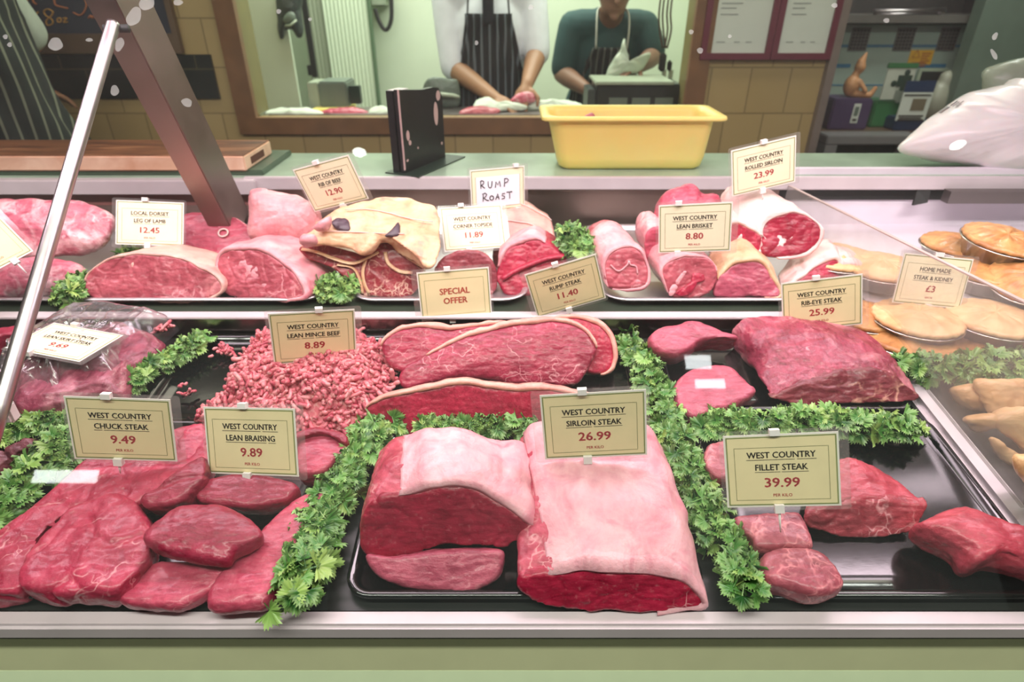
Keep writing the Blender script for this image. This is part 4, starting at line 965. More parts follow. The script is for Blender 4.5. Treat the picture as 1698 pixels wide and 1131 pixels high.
cap = [[v+pl[1]*nz(v, 60, 81)*.002*(1 if i else 0) for v in q] for i, q in enumerate(cap)]
vs, fs = stitch(cap, False); mesh('cut_face', vs, fs, M_ribface, e)
def on_face(px, h=.005): return [atp(x, y, pl[0]+pl[1]*h, pl[1]) for x, y in px]
mbf = MB()
for ln_, rad in (((q6([(380, 500), (480, 520), (580, 560), (700, 590), (780, 560), (860, 520)])), .006), (q6([(600, 600), (700, 620), (745, 700), (760, 780)]), .0035), (q6([(900, 520), (920, 590), (990, 640), (1070, 650)]), .003), (q6([(780, 560), (760, 640), (770, 720), (800, 780)]), .003), (q6([(960, 480), (1050, 560), (1140, 615)]), .004)):
    mbf.add(*tubevf(cr(on_face(ln_, .0045), 16, False), rad*1.2, 8, flat=.25))
mbf.build('fat_seam', F_cream, e, True)
# thick fat roof of the rib
fatpl = q6([(372, 470), (380, 420), (450, 390), (480, 330), (600, 250), (700, 215), (880, 185), (1020, 180), (1130, 200), (1220, 250), (1250, 420), (1235, 560), (1180, 625), (1120, 590), (1040, 510), (960, 462), (880, 455), (820, 495), (760, 532), (680, 500), (600, 478), (480, 470)])
pl2 = (aty(600, 410, 1.035), tiltn(36, 4)); pillow('fat_cap', fatpl, pl2, .012, .03, F_cream, e, n=110, seed=83, amp=.006, freq=30, pw=.6)
def on2(px): return [atp(x, y, pl2[0]+pl2[1]*.0125, pl2[1]) for x, y in px]
for px in (q6([(560, 330), (600, 305), (660, 310), (680, 350), (670, 385), (610, 385), (580, 370)]), q6([(890, 420), (940, 380), (980, 330), (995, 370), (985, 415), (940, 425)])):
    pillow('dark_patch', px, (pl2[0]+pl2[1]*.012, pl2[1]), .004, .006, M_bruise, e, n=32, seed=84, amp=.002)
for px in (q6([(650, 255), (780, 252), (920, 275), (1050, 310), (1200, 330)]), q6([(470, 388), (650, 392), (850, 402), (1020, 405)])):
    tube('string', cr(on2(px), 20, False), .0009, F_white, e, 6)
pillow('bone_end', q6([(450, 370), (470, 340), (520, 310), (560, 300), (560, 340), (520, 385), (480, 392)]), (aty(530, 380, 1.03), tiltn(50)), .012, .02, F_pink, e, n=40, seed=85)
pillow('bone_end', q6([(365, 465), (375, 430), (420, 412), (470, 420), (475, 450), (440, 470), (390, 480)]), (aty(508, 402, 1.0), tiltn(50)), .010, .02, F_pink, e, n=40, seed=86)
# topside and rump roast
face_joint('topside_joint', [(728, 470), (722, 448), (735, 428), (760, 417), (790, 416), (812, 426), (822, 446), (822, 480), (800, 495), (750, 494)], 1.03, 66, (.0, .085, -.035), M_topside, M_topside, 'dull red topside joint behind the SPECIAL OFFER ticket', 'beef joint', g_t, seed=90)
def q8(l): return [(800+a/3.77, 280+b/3.77) for a, b in l]
r, R, pts, pl = face_joint('topside_joint', q8([(120, 740), (88, 690), (85, 640), (110, 570), (170, 500), (260, 455), (340, 447), (420, 470), (480, 520), (525, 580), (520, 700), (400, 780), (250, 800), (150, 790)]), 1.03, 58, (.01, .10, .006), M_dark, M_dark, 'bright red tied topside with a mottled fat edge', 'beef joint', g_t, seed=91, fats=((.12, .40, .008, F_pink, 8, .004),))
pl3 = (pl[0]+pl[1]*.004, pl[1]); tube('rope_fold', cr([atp(x, y, *pl3) for x, y in q8([(120, 690), (200, 640), (290, 600), (400, 560), (510, 545)])], 20, False), .007, M_dark, r, 8, flat=.7)
r = thing('rump_roast', shelf(870, 420), 'rolled rump roast with pale tied fat under the handwritten ticket', 'beef joint', g_t)
A = cr([atp(x, y, aty(880, 412, 1.19), tiltn(52)) for x, y in q8([(60, 440), (60, 400), (150, 385), (260, 395), (350, 430), (430, 475), (480, 520), (440, 540), (300, 480), (150, 450)])], 40)
B = [p+V((-.02, .10, .045)) for p in A]; Rr = [[a.lerp(b, k/6)+V((0, 0, .012*math.sin(math.pi*k/6))) for a, b in zip(A, B)] for k in range(7)]
Rr = [[v+nv(v, 30, 92)*.004 for v in q] for q in Rr]
vs, fs = stitch(Rr); mesh('meat', vs, fs, F_pale, r)
pillow('under_meat', q8([(70, 480), (150, 450), (300, 470), (420, 540), (440, 640), (300, 700), (120, 700), (70, 600)]), (aty(860, 470, 1.15), tiltn(60)), .02, .04, M_topside, r, seed=93)
for k in (1, 4): tube('string', [v+V((0, -.001, .003)) for v in Rr[k][6:22]], .0011, F_white, r, 6)
# rolled brisket
r, R, pts, pl = face_joint('rolled_brisket', q8([(790, 740), (765, 670), (762, 600), (800, 530), (870, 490), (930, 485), (990, 520), (1030, 580), (1040, 640), (1020, 710), (970, 745), (880, 755)]), 1.0, 64, (-.035, .145, .020), M_roll, M_roll, 'rolled brisket with a round face, left end of the rolls', 'rolled joint', g_t, seed=94, strings=(3, 6), fats=((.02, .98, .005, F_pink, 7, .004),), sq=.35, taper=.1)
tube('fat_seam', cr([atp(x, y, pl[0]+pl[1]*.003, pl[1]) for x, y in q8([(800, 600), (850, 640), (905, 600), (915, 570), (925, 600), (960, 610), (970, 660)])], 24, False), .0016, F_pink, r, 6)
r, R, pts, pl = face_joint('rolled_brisket', q8([(1190, 800), (1140, 730), (1120, 650), (1150, 590), (1220, 550), (1310, 540), (1400, 560), (1455, 620), (1465, 690), (1430, 760), (1360, 800), (1270, 812)]), .995, 66, (-.025, .15, .014), M_roll, M_roll, 'rolled brisket with a spiral cut face under the 8.80 ticket', 'rolled joint', g_t, seed=95, strings=(3,), fats=((.05, .62, .004, F_pink, 7, .003),), sq=.35, taper=.1)
pillow('fat_seam', q8([(1160, 780), (1200, 690), (1260, 635), (1280, 640), (1240, 710), (1190, 790)]), (pl[0]+pl[1]*.002, pl[1]), .003, .003, F_pink, r, n=30, seed=96)
pillow('meat_fold', q8([(1200, 770), (1290, 720), (1320, 650), (1380, 660), (1390, 700), (1340, 730), (1300, 790), (1230, 800)]), (pl[0]+pl[1]*.002, pl[1]), .005, .003, M_dark, r, n=40, seed=97, amp=.003)
face_joint('rolled_brisket', q8([(1020, 560), (1010, 450), (1040, 390), (1090, 365), (1150, 375), (1180, 450), (1170, 560), (1100, 600)]), 1.07, 70, (-.01, .12, .01), F_pink, M_pink, 'pale rolled joint half hidden behind the left of the 8.80 ticket', 'rolled joint', g_t, seed=98)
def q9(l): return [(1200+a/3.327, 280+b/3.327) for a, b in l]
face_joint('sirloin_roast', q9([(-45, 700), (-40, 600), (0, 560), (80, 520), (170, 510), (230, 540), (280, 610), (300, 660), (290, 705), (150, 712)]), 1.0, 62, (.0, .12, .015), M_sirls, M_ribeye, 'sirloin roast end with a cream fat arch on the tray', 'beef joint', g_t, seed=100, fats=((.12, .72, .009, F_cream, 8, .004),))
face_joint('sirloin_roast', q9([(320, 690), (440, 600), (480, 560), (560, 520), (620, 500), (650, 535), (735, 545), (740, 580), (640, 640), (480, 690)]), 1.03, 48, (.02, .11, .012), F_pink, M_dark, 'sirloin roast with white fat beside the divider glass', 'beef joint', g_t, seed=101, fats=((.02, .62, .010, F_white, 9, .004),))
r, R, pts, pl = face_joint('rolled_sirloin', q9([(215, 470), (202, 400), (205, 330), (250, 270), (320, 240), (400, 245), (480, 270), (525, 320), (530, 380), (500, 430), (430, 470), (330, 490), (260, 490)]), 1.08, 62, (-.07, .13, .035), F_white, M_sirl, 'rolled sirloin with dark red face and white fat, top right', 'rolled joint', g_t, seed=102, strings=(2, 4, 6), sq=.35, taper=.06, fats=((.12, .92, .006, F_white, 9, .006),))
r, R, pts, pl = face_joint('rolled_sirloin', q9([(-30, 500), (-60, 400), (-60, 330), (-20, 310), (60, 300), (130, 320), (190, 350), (220, 390), (200, 440), (170, 480), (90, 515), (20, 520)]), 1.08, 64, (-.06, .13, .035), F_white, M_dark, 'rolled sirloin behind the 8.80 ticket, red face to the front', 'rolled joint', g_t, seed=103, strings=(3, 6), sq=.35, taper=.06, fats=((.10, .80, .007, F_white, 9, .006),))
r = thing('beef_joint', shelf(1125, 420), 'rough pink piece of meat at the back under the ledge edge', 'beef joint', g_t)
pillow('meat', [(1085, 370), (1088, 338), (1108, 318), (1138, 304), (1158, 310), (1166, 322), (1190, 326), (1195, 370), (1150, 392), (1100, 390)], (aty(1130, 385, 1.15), tiltn(64)), .03, .05, M_pink, r, seed=104, amp=.008)

# ================================================================== parsley garlands
t = NT('plastic_parsley'); geo = t.n.new('ShaderNodeNewGeometry')
at_ = t.n.new('ShaderNodeAttribute'); at_.attribute_name = 'tip'
basec = t.ramp(geo.outputs['Random Per Island'], (0, lin(42, 92, 38)), (.45, lin(74, 130, 56)), (.8, lin(110, 160, 78)), (1, lin(160, 186, 96)))
t.set(Base_Color=t.mix(t.math('MULTIPLY', at_.outputs['Fac'], .42), basec, lin(176, 204, 130)), Roughness=.32, Specular_IOR_Level=.5, Transmission_Weight=0.0)
t.b.inputs['Subsurface Weight'].default_value = .08; t.b.inputs['Subsurface Scale'].default_value = .004; t.b.inputs['Subsurface Radius'].default_value = (.5, 1, .3)
M_leaf = t.m
M_stem = plain('parsley_stem', lin(60, 96, 44), .5)
LEAF_A = 15
def leaf_proto(seed):
    rnd = random.Random(seed); vs = [V((0, 0, 0))]; tips = [0.0]; fs = []; K = 41
    span = math.radians(rnd.uniform(205, 250)); mid = []; out = []
    for i in range(K):
        a = -span/2+span*i/(K-1); lob = .5+.5*math.cos(a*6.5); ser = (1 if i % 2 else .78)
        r_ = (.84+.16*lob)*ser*(1-.16*abs(a)/(span/2)); cup = .24+.10*math.cos(a*6.5)
        mid.append(len(vs)); vs.append(V((math.sin(a)*.5*r_, math.cos(a)*.5*r_, cup*.45+.05*math.cos(a*13)))); tips.append(.0)
        out.append(len(vs)); vs.append(V((math.sin(a)*r_, math.cos(a)*r_, cup*1.35-.16*r_*r_+rnd.uniform(-.05, .05)))); tips.append(1.0)
    for i in range(K-1):
        fs.append((0, mid[i], mid[i+1])); fs.append((mid[i], out[i], out[i+1], mid[i+1]))
    k = len(vs); vs += [V((-.03, 0, 0)), V((.03, 0, 0)), V((.02, -.6, -.25)), V((-.02, -.6, -.25))]; tips += [0]*4; fs.append((k, k+1, k+2, k+3))
    return vs, fs, tips
LP = [leaf_proto(s) for s in range(6)]
def garland(path, rad, count, size, label, seed, group='parsley garlands between the trays', flatness=.8, name='parsley_garland'):
    rad *= 1.2; size *= 1.25; rnd = random.Random(seed); pts = [V(p) for p in path]; P_ = cr(pts, max(2, len(pts)*8), False) if len(pts) > 1 else [pts[0], pts[0]+V((.001, 0, 0))]
    vs = []; fs = []; tp_ = []
    for i in range(count):
        s = rnd.random()*(len(P_)-1); k = min(int(s), len(P_)-2); c = P_[k].lerp(P_[k+1], s-k)
        th = rnd.uniform(0, 2*math.pi); el = math.asin(rnd.uniform(-.08, 1))
        d = V((math.cos(th)*math.cos(el), math.sin(th)*math.cos(el), math.sin(el)))
        p = c+V((d.x*rad, d.y*rad, d.z*rad*flatness))*rnd.uniform(.55, 1.05)
        nrm = (d+V((rnd.gauss(0, .35), rnd.gauss(0, .35)-.15, rnd.gauss(0, .3)+.45))).normalized()
        fw = V((d.x, d.y, 0))+V((rnd.gauss(0, .5), rnd.gauss(0, .5), rnd.gauss(0, .2))); fw = (fw-nrm*fw.dot(nrm)).normalized(); rt = fw.cross(nrm)
        z_ = size*rnd.uniform(.7, 1.15); lv, lf, lt = LP[rnd.randrange(6)]; b = len(vs)
        vs += [p+rt*(v.x*z_)+fw*((v.y-.3)*z_)+nrm*(v.z*z_) for v in lv]; fs += [tuple(q+b for q in f) for f in lf]; tp_ += lt
    root = empty(name, P_[len(P_)//2], label, 'parsley garnish', group)
    c = cen(vs); me = bpy.data.meshes.new('leaves'); me.from_pydata([v-c for v in vs], [], fs); me.update()
    at = me.attributes.new('tip', 'FLOAT', 'POINT'); at.data.foreach_set('value', tp_)
    o = link('leaves', me, M_leaf, None, True); o.location = c; o.parent = root; o.matrix_parent_inverse = root.matrix_basis.inverted()
    if len(pts) > 1: tube('stem', [q+V((0, 0, -.002)) for q in P_], .0022, M_stem, root, 6)
    return root
D = lambda l, h=.012: [deck(x, y, h) for x, y in l]
SHP = lambda l, h=.012: [shelf(x, y, h) for x, y in l]
garland(D([(640, 700), (605, 745), (570, 800), (540, 850), (520, 900), (505, 950), (490, 995)], .016), .026, 250, .0165, 'parsley garland running between braising steaks and the short sirloin joint', 1)
garland(D([(690, 715), (740, 712), (800, 708), (860, 712), (885, 716)], .016), .018, 120, .0165, 'parsley row behind the short sirloin joint', 2)
garland(D([(1040, 572), (1065, 610), (1085, 650), (1105, 700), (1128, 760), (1155, 820), (1185, 880), (1215, 930), (1238, 985)], .016), .023, 330, .0155, 'long parsley garland from the rear shelf to the tray front, right of the long sirloin', 3)
garland(D([(1165, 705), (1230, 705), (1300, 703), (1370, 705), (1440, 710), (1510, 715)], .016), .021, 220, .016, 'parsley row in front of the rib-eye joint', 4)
garland(D([(335, 565), (300, 590), (260, 610), (225, 635), (200, 655), (170, 680)], .014), .018, 150, .0155, 'parsley garland between the vacuum pack and the mince', 5)
garland(D([(-10, 720), (50, 705), (100, 700), (125, 720)], .012), .020, 90, .0165, 'parsley in front of the vacuum pack at the left', 6)
garland(D([(115, 735), (85, 770), (60, 800), (20, 830), (-10, 880)], .014), .028, 150, .0185, 'parsley down the left of the chuck steaks', 7)
gsh = 'parsley tufts on the rear shelf'
garland(SHP([(150, 468), (125, 480), (118, 500)], .008), .020, 60, .018, 'parsley tuft left of the front lamb leg', 8, gsh, name='parsley_tuft')
garland(SHP([(245, 425), (205, 422)], .02), .014, 26, .018, 'small parsley tuft behind the front lamb leg', 9, gsh, name='parsley_tuft')
garland(SHP([(545, 478), (560, 485), (575, 480)], .010), .024, 70, .019, 'parsley tuft in front of the rib of beef', 10, gsh, name='parsley_tuft')
garland([aty(940, 395, 1.12), aty(955, 400, 1.10), aty(965, 425, 1.07)], .026, 90, .017, 'parsley tuft left of the rolled briskets', 11, gsh, name='parsley_tuft')
gpi = 'parsley in the pie section'
garland(D([(1500, 615), (1560, 618), (1620, 615), (1690, 612), (1740, 615)], .018), .028, 150, .019, 'parsley row in front of the pies behind the divider', 12, gpi)
garland([aty(x, y, 1.10) for x, y in ((1425, 478), (1470, 482), (1540, 490), (1600, 488), (1680, 500))], .022, 90, .018, 'parsley row behind the front pies', 13, gpi)
# ================================================================== pies and rolls behind the divider
t = NT('golden_pastry'); g = t.noise(16, 6, .6, .8); st = t.noise(1, 4, .6, .5, vec=t.mapv((30, 90, 60), t.addv(t.tc, 20, .03)))
t.set(Base_Color=t.mix(t.math('MULTIPLY', t.ramp(st, (.45, 0.0), (.75, 1.0)), .55), t.ramp(g, (.3, lin(216, 164, 112)), (.6, lin(236, 196, 146)), (.8, lin(246, 220, 180))), lin(200, 140, 88)), Roughness=.42, Coat_Weight=.15)
t.bump(st, .6, .003); M_pastry = t.m
t = NT('brown_pastry'); g = t.noise(16, 6, .6, .8); st = t.noise(1, 4, .6, .5, vec=t.mapv((30, 90, 60), t.addv(t.tc, 20, .03)))
t.set(Base_Color=t.mix(t.math('MULTIPLY', t.ramp(st, (.45, 0.0), (.75, 1.0)), .6), t.ramp(g, (.3, lin(176, 112, 62)), (.6, lin(216, 158, 98)), (.8, lin(236, 192, 132))), lin(134, 74, 40)), Roughness=.42, Coat_Weight=.2)
t.bump(st, .7, .003); M_pastryb = t.m
t = NT('crimped_foil'); g = t.noise(60, 4)
t.set(Base_Color=lin(206, 198, 192), Metallic=1.0, Roughness=.28); t.bump(g, .35, .002); M_foil = t.m
def pie(c, dia, label, seed, m=M_pastry, rot=0, tilt=(0, 0), tall=.030):
    rnd = random.Random(seed); root = empty('pie', c-V((0, 0, tall+.006)), label, 'pie', 'pies in foil cases'); n = 64; R0 = dia/2
    T = Matrix.Translation(c) @ Euler((tilt[0], tilt[1], rot)).to_matrix().to_4x4()
    def ring(r_, z, cr_=0.0, k=32, na=0): return [T @ V((math.cos(a)*(r_+cr_*math.cos(k*a)+na*noise.noise(V((math.cos(a)*2, math.sin(a)*2, seed)))), math.sin(a)*(r_+cr_*math.cos(k*a)), z+na*.6*noise.noise(V((math.cos(a)*3, math.sin(a)*3, seed+5))))) for a in [2*math.pi*i/n for i in range(n)]]
    vs, fs = stitch([ring(R0*.70, -tall-.006), ring(R0*.74, -tall-.0055, .0008), ring(R0*.93, -.010, .0010), ring(R0*1.0, -.0075), ring(R0*1.01, -.006), ring(R0*.95, -.0062)], True, False)
    mesh('foil_case', vs, fs, M_foil, root)
    rings = [ring(R0*.90, -.0075), ring(R0*.965, -.005, .0012, 22, .002), ring(R0*.97, -.001, .0016, 22, .003), ring(R0*.93, .003, .0016, 22, .003), ring(R0*.86, .002, .0008, 22, .003), ring(R0*.72, .006, 0, 1, .005), ring(R0*.5, .010, 0, 1, .008), ring(R0*.28, .012, 0, 1, .008), ring(R0*.1, .011, 0, 1, .006)]
    vs, fs = stitch(rings, True, True); mesh('pastry_lid', vs, fs, m, root)
    return root
def pat(px, py, y, dia, *a, **k): return pie(aty(px, py, y), dia, *a, **k)
lowz = lambda x, y: V((x, y, dz(y)+.034))
p = aty(1505, 556, .905); pat(1507, 556, .905, .150, 'foil pie under the front left pie of the pair', 201, M_pastryb)
pat(1521, 526, .925, .146, 'front pie with a smooth golden lid, left of the pair', 202)
pat(1636, 566, .905, .140, 'foil pie underneath the front right pie', 203, M_pastryb)
pat(1648, 526, .925, .150, 'front pie with golden lid, right of the pair', 204)
pat(1432, 520, .965, .130, 'pie mostly hidden behind the 25.99 ticket and front left pie', 205, M_pastryb)
pat(1388, 424, 1.12, .150, 'pie at the back seen through the greasy divider glass', 206, M_pastry)
pat(1462, 440, 1.075, .150, 'pie behind the £3 ticket on the rear shelf', 207, M_pastry)
pat(1592, 404, 1.18, .145, 'flat brown pie on the rear shelf, left of the tall one', 208, M_pastryb)
pat(1668, 396, 1.10, .150, 'highest pie in a deep foil case at the back right', 209, M_pastryb, tall=.04, tilt=(.10, .06))
pat(1640, 448, 1.06, .140, 'brown pie in front of the highest pie, rear shelf', 210, M_pastryb)
pat(1712, 462, 1.0, .140, 'tilted pie cut off by the right edge of the picture', 211, M_pastryb, tilt=(.25, -.2))
def qr(l): return [(1540+a/4.348, 600+b/4.348) for a, b in l]
gro = 'sausage rolls behind the divider'
M_roll_p = M_pastry
M_dough = plain('pale_dough_end', lin(212, 164, 128), .55, 0, .2, 40, bump=.4, bscale=60)
def roll(px, y, lab, seed, tl=50, d=.022):
    bx = max(px, key=lambda q: q[1]); pl = (aty(sum(q[0] for q in px)/len(px), sum(q[1] for q in px)/len(px), y), tiltn(tl))
    r = empty('sausage_roll', pl[0]-V((0, 0, .02)), lab, 'sausage roll', gro)
    pillow('pastry', px, pl, d, d*.9, M_roll_p, r, seed=seed, amp=.006)
    return r, pl
r, pl = roll(qr([(150, 205), (175, 180), (330, 150), (420, 170), (420, 330), (340, 350), (230, 320), (170, 260)]), .775, 'sausage roll at the back left of the heap', 220)
r, pl = roll(qr([(325, 165), (350, 128), (500, 124), (800, 130), (1100, 150), (1100, 380), (700, 370), (460, 400), (390, 320), (340, 230)]), .755, 'long sausage roll along the back, pale stripes across it', 221)
r, pl = roll(qr([(245, 415), (300, 385), (430, 365), (520, 400), (520, 470), (430, 505), (340, 500), (280, 455)]), .705, 'small sausage roll end poking out at the left', 222)
r, pl = roll(qr([(455, 410), (510, 345), (700, 340), (1100, 380), (1100, 640), (720, 640), (600, 560), (500, 480)]), .690, 'golden sausage roll in the middle of the heap', 223)
r, pl = roll(qr([(410, 545), (440, 535), (520, 580), (620, 640), (720, 720), (740, 800), (640, 770), (540, 700), (450, 610)]), .662, 'thin sausage roll sloping down beside the divider rail', 224, d=.014)
r, pl = roll(qr([(600, 690), (680, 660), (1000, 700), (1000, 960), (760, 920), (660, 830)]), .576, 'nearest sausage roll, cut off by the right edge', 225)

# ================================================================== things on the ledge
LZ = CZ+ledz
M_boardw = NT('butcher_block_wood'); t = M_boardw; wv = t.noise(1, 4, .6, .4, vec=t.mapv((3, 40, 14))); 
t.set(Base_Color=t.mix(t.ramp(t.noise(7, 5, .6, .5), (.45, 0.0), (.7, .8)), t.ramp(wv, (.3, lin(232, 192, 160)), (.7, lin(244, 212, 182))), lin(206, 150, 116)), Roughness=.6); M_boardw = t.m
t = NT('stained_board_top'); t.set(Base_Color=t.ramp(t.noise(1, 5, .6, .6, vec=t.mapv((5, 30, 10))), (.3, lin(66, 36, 22)), (.55, lin(120, 74, 46)), (.8, lin(176, 126, 88))), Roughness=.45); M_boardt = t.m
cb = empty('chopping_board', (-1.15, 1.5, LZ), 'thick worn wooden chopping board lying on the left of the ledge', 'chopping board')
box('tray_base', -1.9, -.588, 1.432, 1.645, LZ, LZ+.012, plain('green_base_tray', lin(70, 92, 72), .35), cb, .002)
box('block', -1.9, -.622, 1.424, 1.60, LZ+.012, LZ+.046, M_boardw, cb, .003)
box('worn_top', -1.898, -.624, 1.427, 1.597, LZ+.046, LZ+.0475, M_boardt, cb)
box('hand_hold', -.6225, -.6212, 1.46, 1.545, LZ+.020, LZ+.036, plain('dark_recess', lin(92, 52, 36), .7), cb)
# battered black ticket holder
u_ = V((.080, .170, 0)).normalized(); w_ = V((u_.y, -u_.x, 0)); o_ = V((-.253, 1.440, LZ))
hb = empty('black_stand', o_, 'battered black metal stand with chipped paint on the ledge left of the yellow tub', 'metal stand')
M_blackp = plain('chipped_black_paint', lin(28, 28, 32), .35, 0, .25, 30)
M_chip = plain('bare_pinkish_chip', lin(206, 176, 170), .5)
def slabuw(name, prof, w0, w1, m):
    vs = [o_+u_*a+V((0, 0, b))+w_*w0 for a, b in prof]+[o_+u_*a+V((0, 0, b))+w_*w1 for a, b in prof]; n = len(prof)
    return mesh(name, vs, [tuple(range(n)), tuple(range(2*n-1, n-1, -1))]+[(i, (i+1) % n, (i+1) % n+n, i+n) for i in range(n)], m, hb, False)
slabuw('main_plate', [(0, .002), (.185, .002), (.185, .150), (.170, .172), (.145, .176), (.10, .176), (0, .187)], -.012, .0, M_blackp)
slabuw('side_plate', [(0.002, .002), (.15, .002), (.15, .165), (.03, .183), (0.002, .183)], -.036, -.018, M_blackp)
slabuw('spacer', [(.01, .004), (.14, .004), (.14, .150), (.01, .17)], -.018, -.012, M_black)
slabuw('top_label', [(.006, .1835), (.05, .1835), (.05, .1845), (.006, .1845)], -.034, -.006, M_white)
slabuw('base_flange', [(-.012, 0), (.21, 0), (.21, .003), (-.012, .003)], -.05, .045, plain('dark_green_flange', lin(36, 52, 44), .3))
for i, (a, b, ra, rb) in enumerate([(.15, .115, .010, .028), (.022, .085, .007, .012), (.028, .068, .006, .006), (.012, .03, .005, .003), (.17, .04, .004, .004), (.06, .05, .003, .003), (.165, .155, .010, .012)]):
    pr = [o_+u_*(a+ra*math.cos(q))+V((0, 0, b+rb*math.sin(q)))+w_*.0008 for q in [k*math.pi/7 for k in range(14)]]
    mesh('paint_chip', pr, [tuple(range(14))], M_chip, hb, False)
slabuw('worn_edge', [(-.0008, .01), (.002, .01), (.002, .187), (-.0008, .187)], -.003, .0006, M_chip)
# yellow tub
t = NT('yellow_tub_plastic'); t.set(Base_Color=t.ramp(t.noise(5, 2), (.3, lin(247, 226, 126)), (.7, lin(251, 232, 140))), Roughness=.4, Subsurface_Weight=.25, Subsurface_Scale=.02); M_tub = t.m
tub = empty('yellow_tub', (.285, 1.53, LZ), 'yellow plastic tub of meat trimmings standing on the ledge', 'tub')
def tr(x0, x1, y0, y1, z, r=.025): return [V((x, y, z)) for x, y in rrect(x0, x1, y0, y1, r)]
zt = CZ-.247
R = [tr(.125, .452, 1.487, 1.59, LZ+.0015, .02), tr(.114, .463, 1.478, 1.60, LZ+.008, .03), tr(.108, .468, 1.474, 1.606, LZ+.03, .03), tr(.088, .474, 1.462, 1.616, zt-.014, .03), tr(.085, .477, 1.460, 1.618, zt-.010, .03),
     tr(.070, .497, 1.450, 1.632, zt-.009, .02), tr(.068, .499, 1.448, 1.634, zt-.006, .02), tr(.070, .497, 1.450, 1.632, zt, .02), tr(.088, .478, 1.466, 1.616, zt, .03), tr(.092, .470, 1.468, 1.612, zt-.012, .03), tr(.112, .464, 1.480, 1.60, LZ+.012, .03)]
vs, fs = stitch(R, True, True); mesh('tub_shell', vs, fs, M_tub, tub)
tm = thing('meat_trimmings', V((.24, 1.53, LZ+.012)), 'red meat trimmings lying inside the yellow tub', 'meat trimmings')
mbk = MB(); random.seed(3)
for i in range(30):
    q = V((random.uniform(.16, .43), random.uniform(1.50, 1.58), LZ+random.uniform(.03, .082))); a = random.uniform(0, 6.3)
    mbk.add(*worm(q, V((math.cos(a), math.sin(a), .2)), .05, .013, i, 8, 4))
o = mbk.build('trimmings', M_pink, tm, True)
# white sack and clear bag at the right end
M_sack = plain('white_poly_sack', lin(226, 222, 220), .32, 0, .04, 8, sub=.25, coat=.3)
sack = empty('white_plastic_sack', aty(1620, 275, 1.50), 'full white plastic sack with a barcode label at the right end of the ledge', 'plastic sack')
spx = [(1490, 243), (1515, 216), (1535, 196), (1562, 178), (1600, 157), (1640, 143), (1665, 142), (1676, 132), (1688, 142), (1740, 140), (1850, 150), (1900, 220), (1850, 300), (1760, 302), (1698, 292), (1640, 284), (1612, 275), (1560, 268), (1510, 258)]
spl = (aty(1640, 288, 1.46), tiltn(62)); so = pillow('sack', spx, spl, .085, .09, M_sack, sack, n=120, seed=230, amp=.008, freq=14, pw=.55, wr=.012)
# flatten the underside where it rests on the ledge
mw = so.matrix_world if False else Matrix.Translation(so.location)
for v in so.data.vertices:
    wv_ = so.location+v.co
    if wv_.y > 1.425 and wv_.z < LZ+.002: v.co.z = LZ+.002-so.location.z
so.data.update()
from mathutils.bvhtree import BVHTree
def decal(name, quad, ob, m, parent, nx=10, ny=8, lift=.0012, off=None):
    """a sticker lying on a curved surface"""
    bv = BVHTree.FromPolygons([off+v.co for v in ob.data.vertices], [tuple(p.vertices) for p in ob.data.polygons]); vs = []
    for j in range(ny+1):
        for i in range(nx+1):
            a, b = i/nx, j/ny; l = [quad[0][k]*(1-a)+quad[1][k]*a for k in (0, 1)]; r_ = [quad[3][k]*(1-a)+quad[2][k]*a for k in (0, 1)]
            x, y = l[0]*(1-b)+r_[0]*b, l[1]*(1-b)+r_[1]*b; d = ray(x, y).normalized(); hit = bv.ray_cast(CAM, d)[0]
            if hit is None: return None
            vs.append(hit-d*lift)
    fs = [(j*(nx+1)+i, j*(nx+1)+i+1, (j+1)*(nx+1)+i+1, (j+1)*(nx+1)+i) for j in range(ny) for i in range(nx)]
    return mesh(name, vs, fs, m, parent)
lab = [(1540, 196), (1586, 164), (1610, 167), (1556, 200)]
decal('label', lab, so, M_card, sack, off=so.location.copy())
def lp(a, b): 
    l = [lab[0][k]*(1-a)+lab[1][k]*a for k in (0, 1)]; r_ = [lab[3][k]*(1-a)+lab[2][k]*a for k in (0, 1)]; return (l[0]*(1-b)+r_[0]*b, l[1]*(1-b)+r_[1]*b)
for i, (a0_, a1_, b0_, b1_) in enumerate([(.30, .62, .12, .17), (.30, .62, .22, .25), (.30, .62, .29, .35), (.68, .92, .2, .27), (.66, .9, .40, .46), (.7, .95, .58, .64), (.62, .82, .72, .77)]):
    decal('label_print', [lp(a0_, b0_), lp(a1_, b0_), lp(a1_, b1_), lp(a0_, b1_)], so, M_ink, sack, 4, 1, .002, so.location.copy())
cbag = empty('clear_plastic_bag', aty(1680, 150, 1.72), 'clear plastic bag bundle behind the white sack', 'plastic bag')
pillow('bag', [(1634, 165), (1636, 118), (1650, 104), (1690, 97), (1760, 95), (1800, 110), (1800, 190), (1700, 200), (1640, 190)], (aty(1680, 150, 1.70), tiltn(75)), .06, .06, plain('grey_green_poly', lin(150, 160, 144), .3, 0, .15, 12, sub=.2), cbag, seed=231, amp=.012, freq=16, wr=.012)

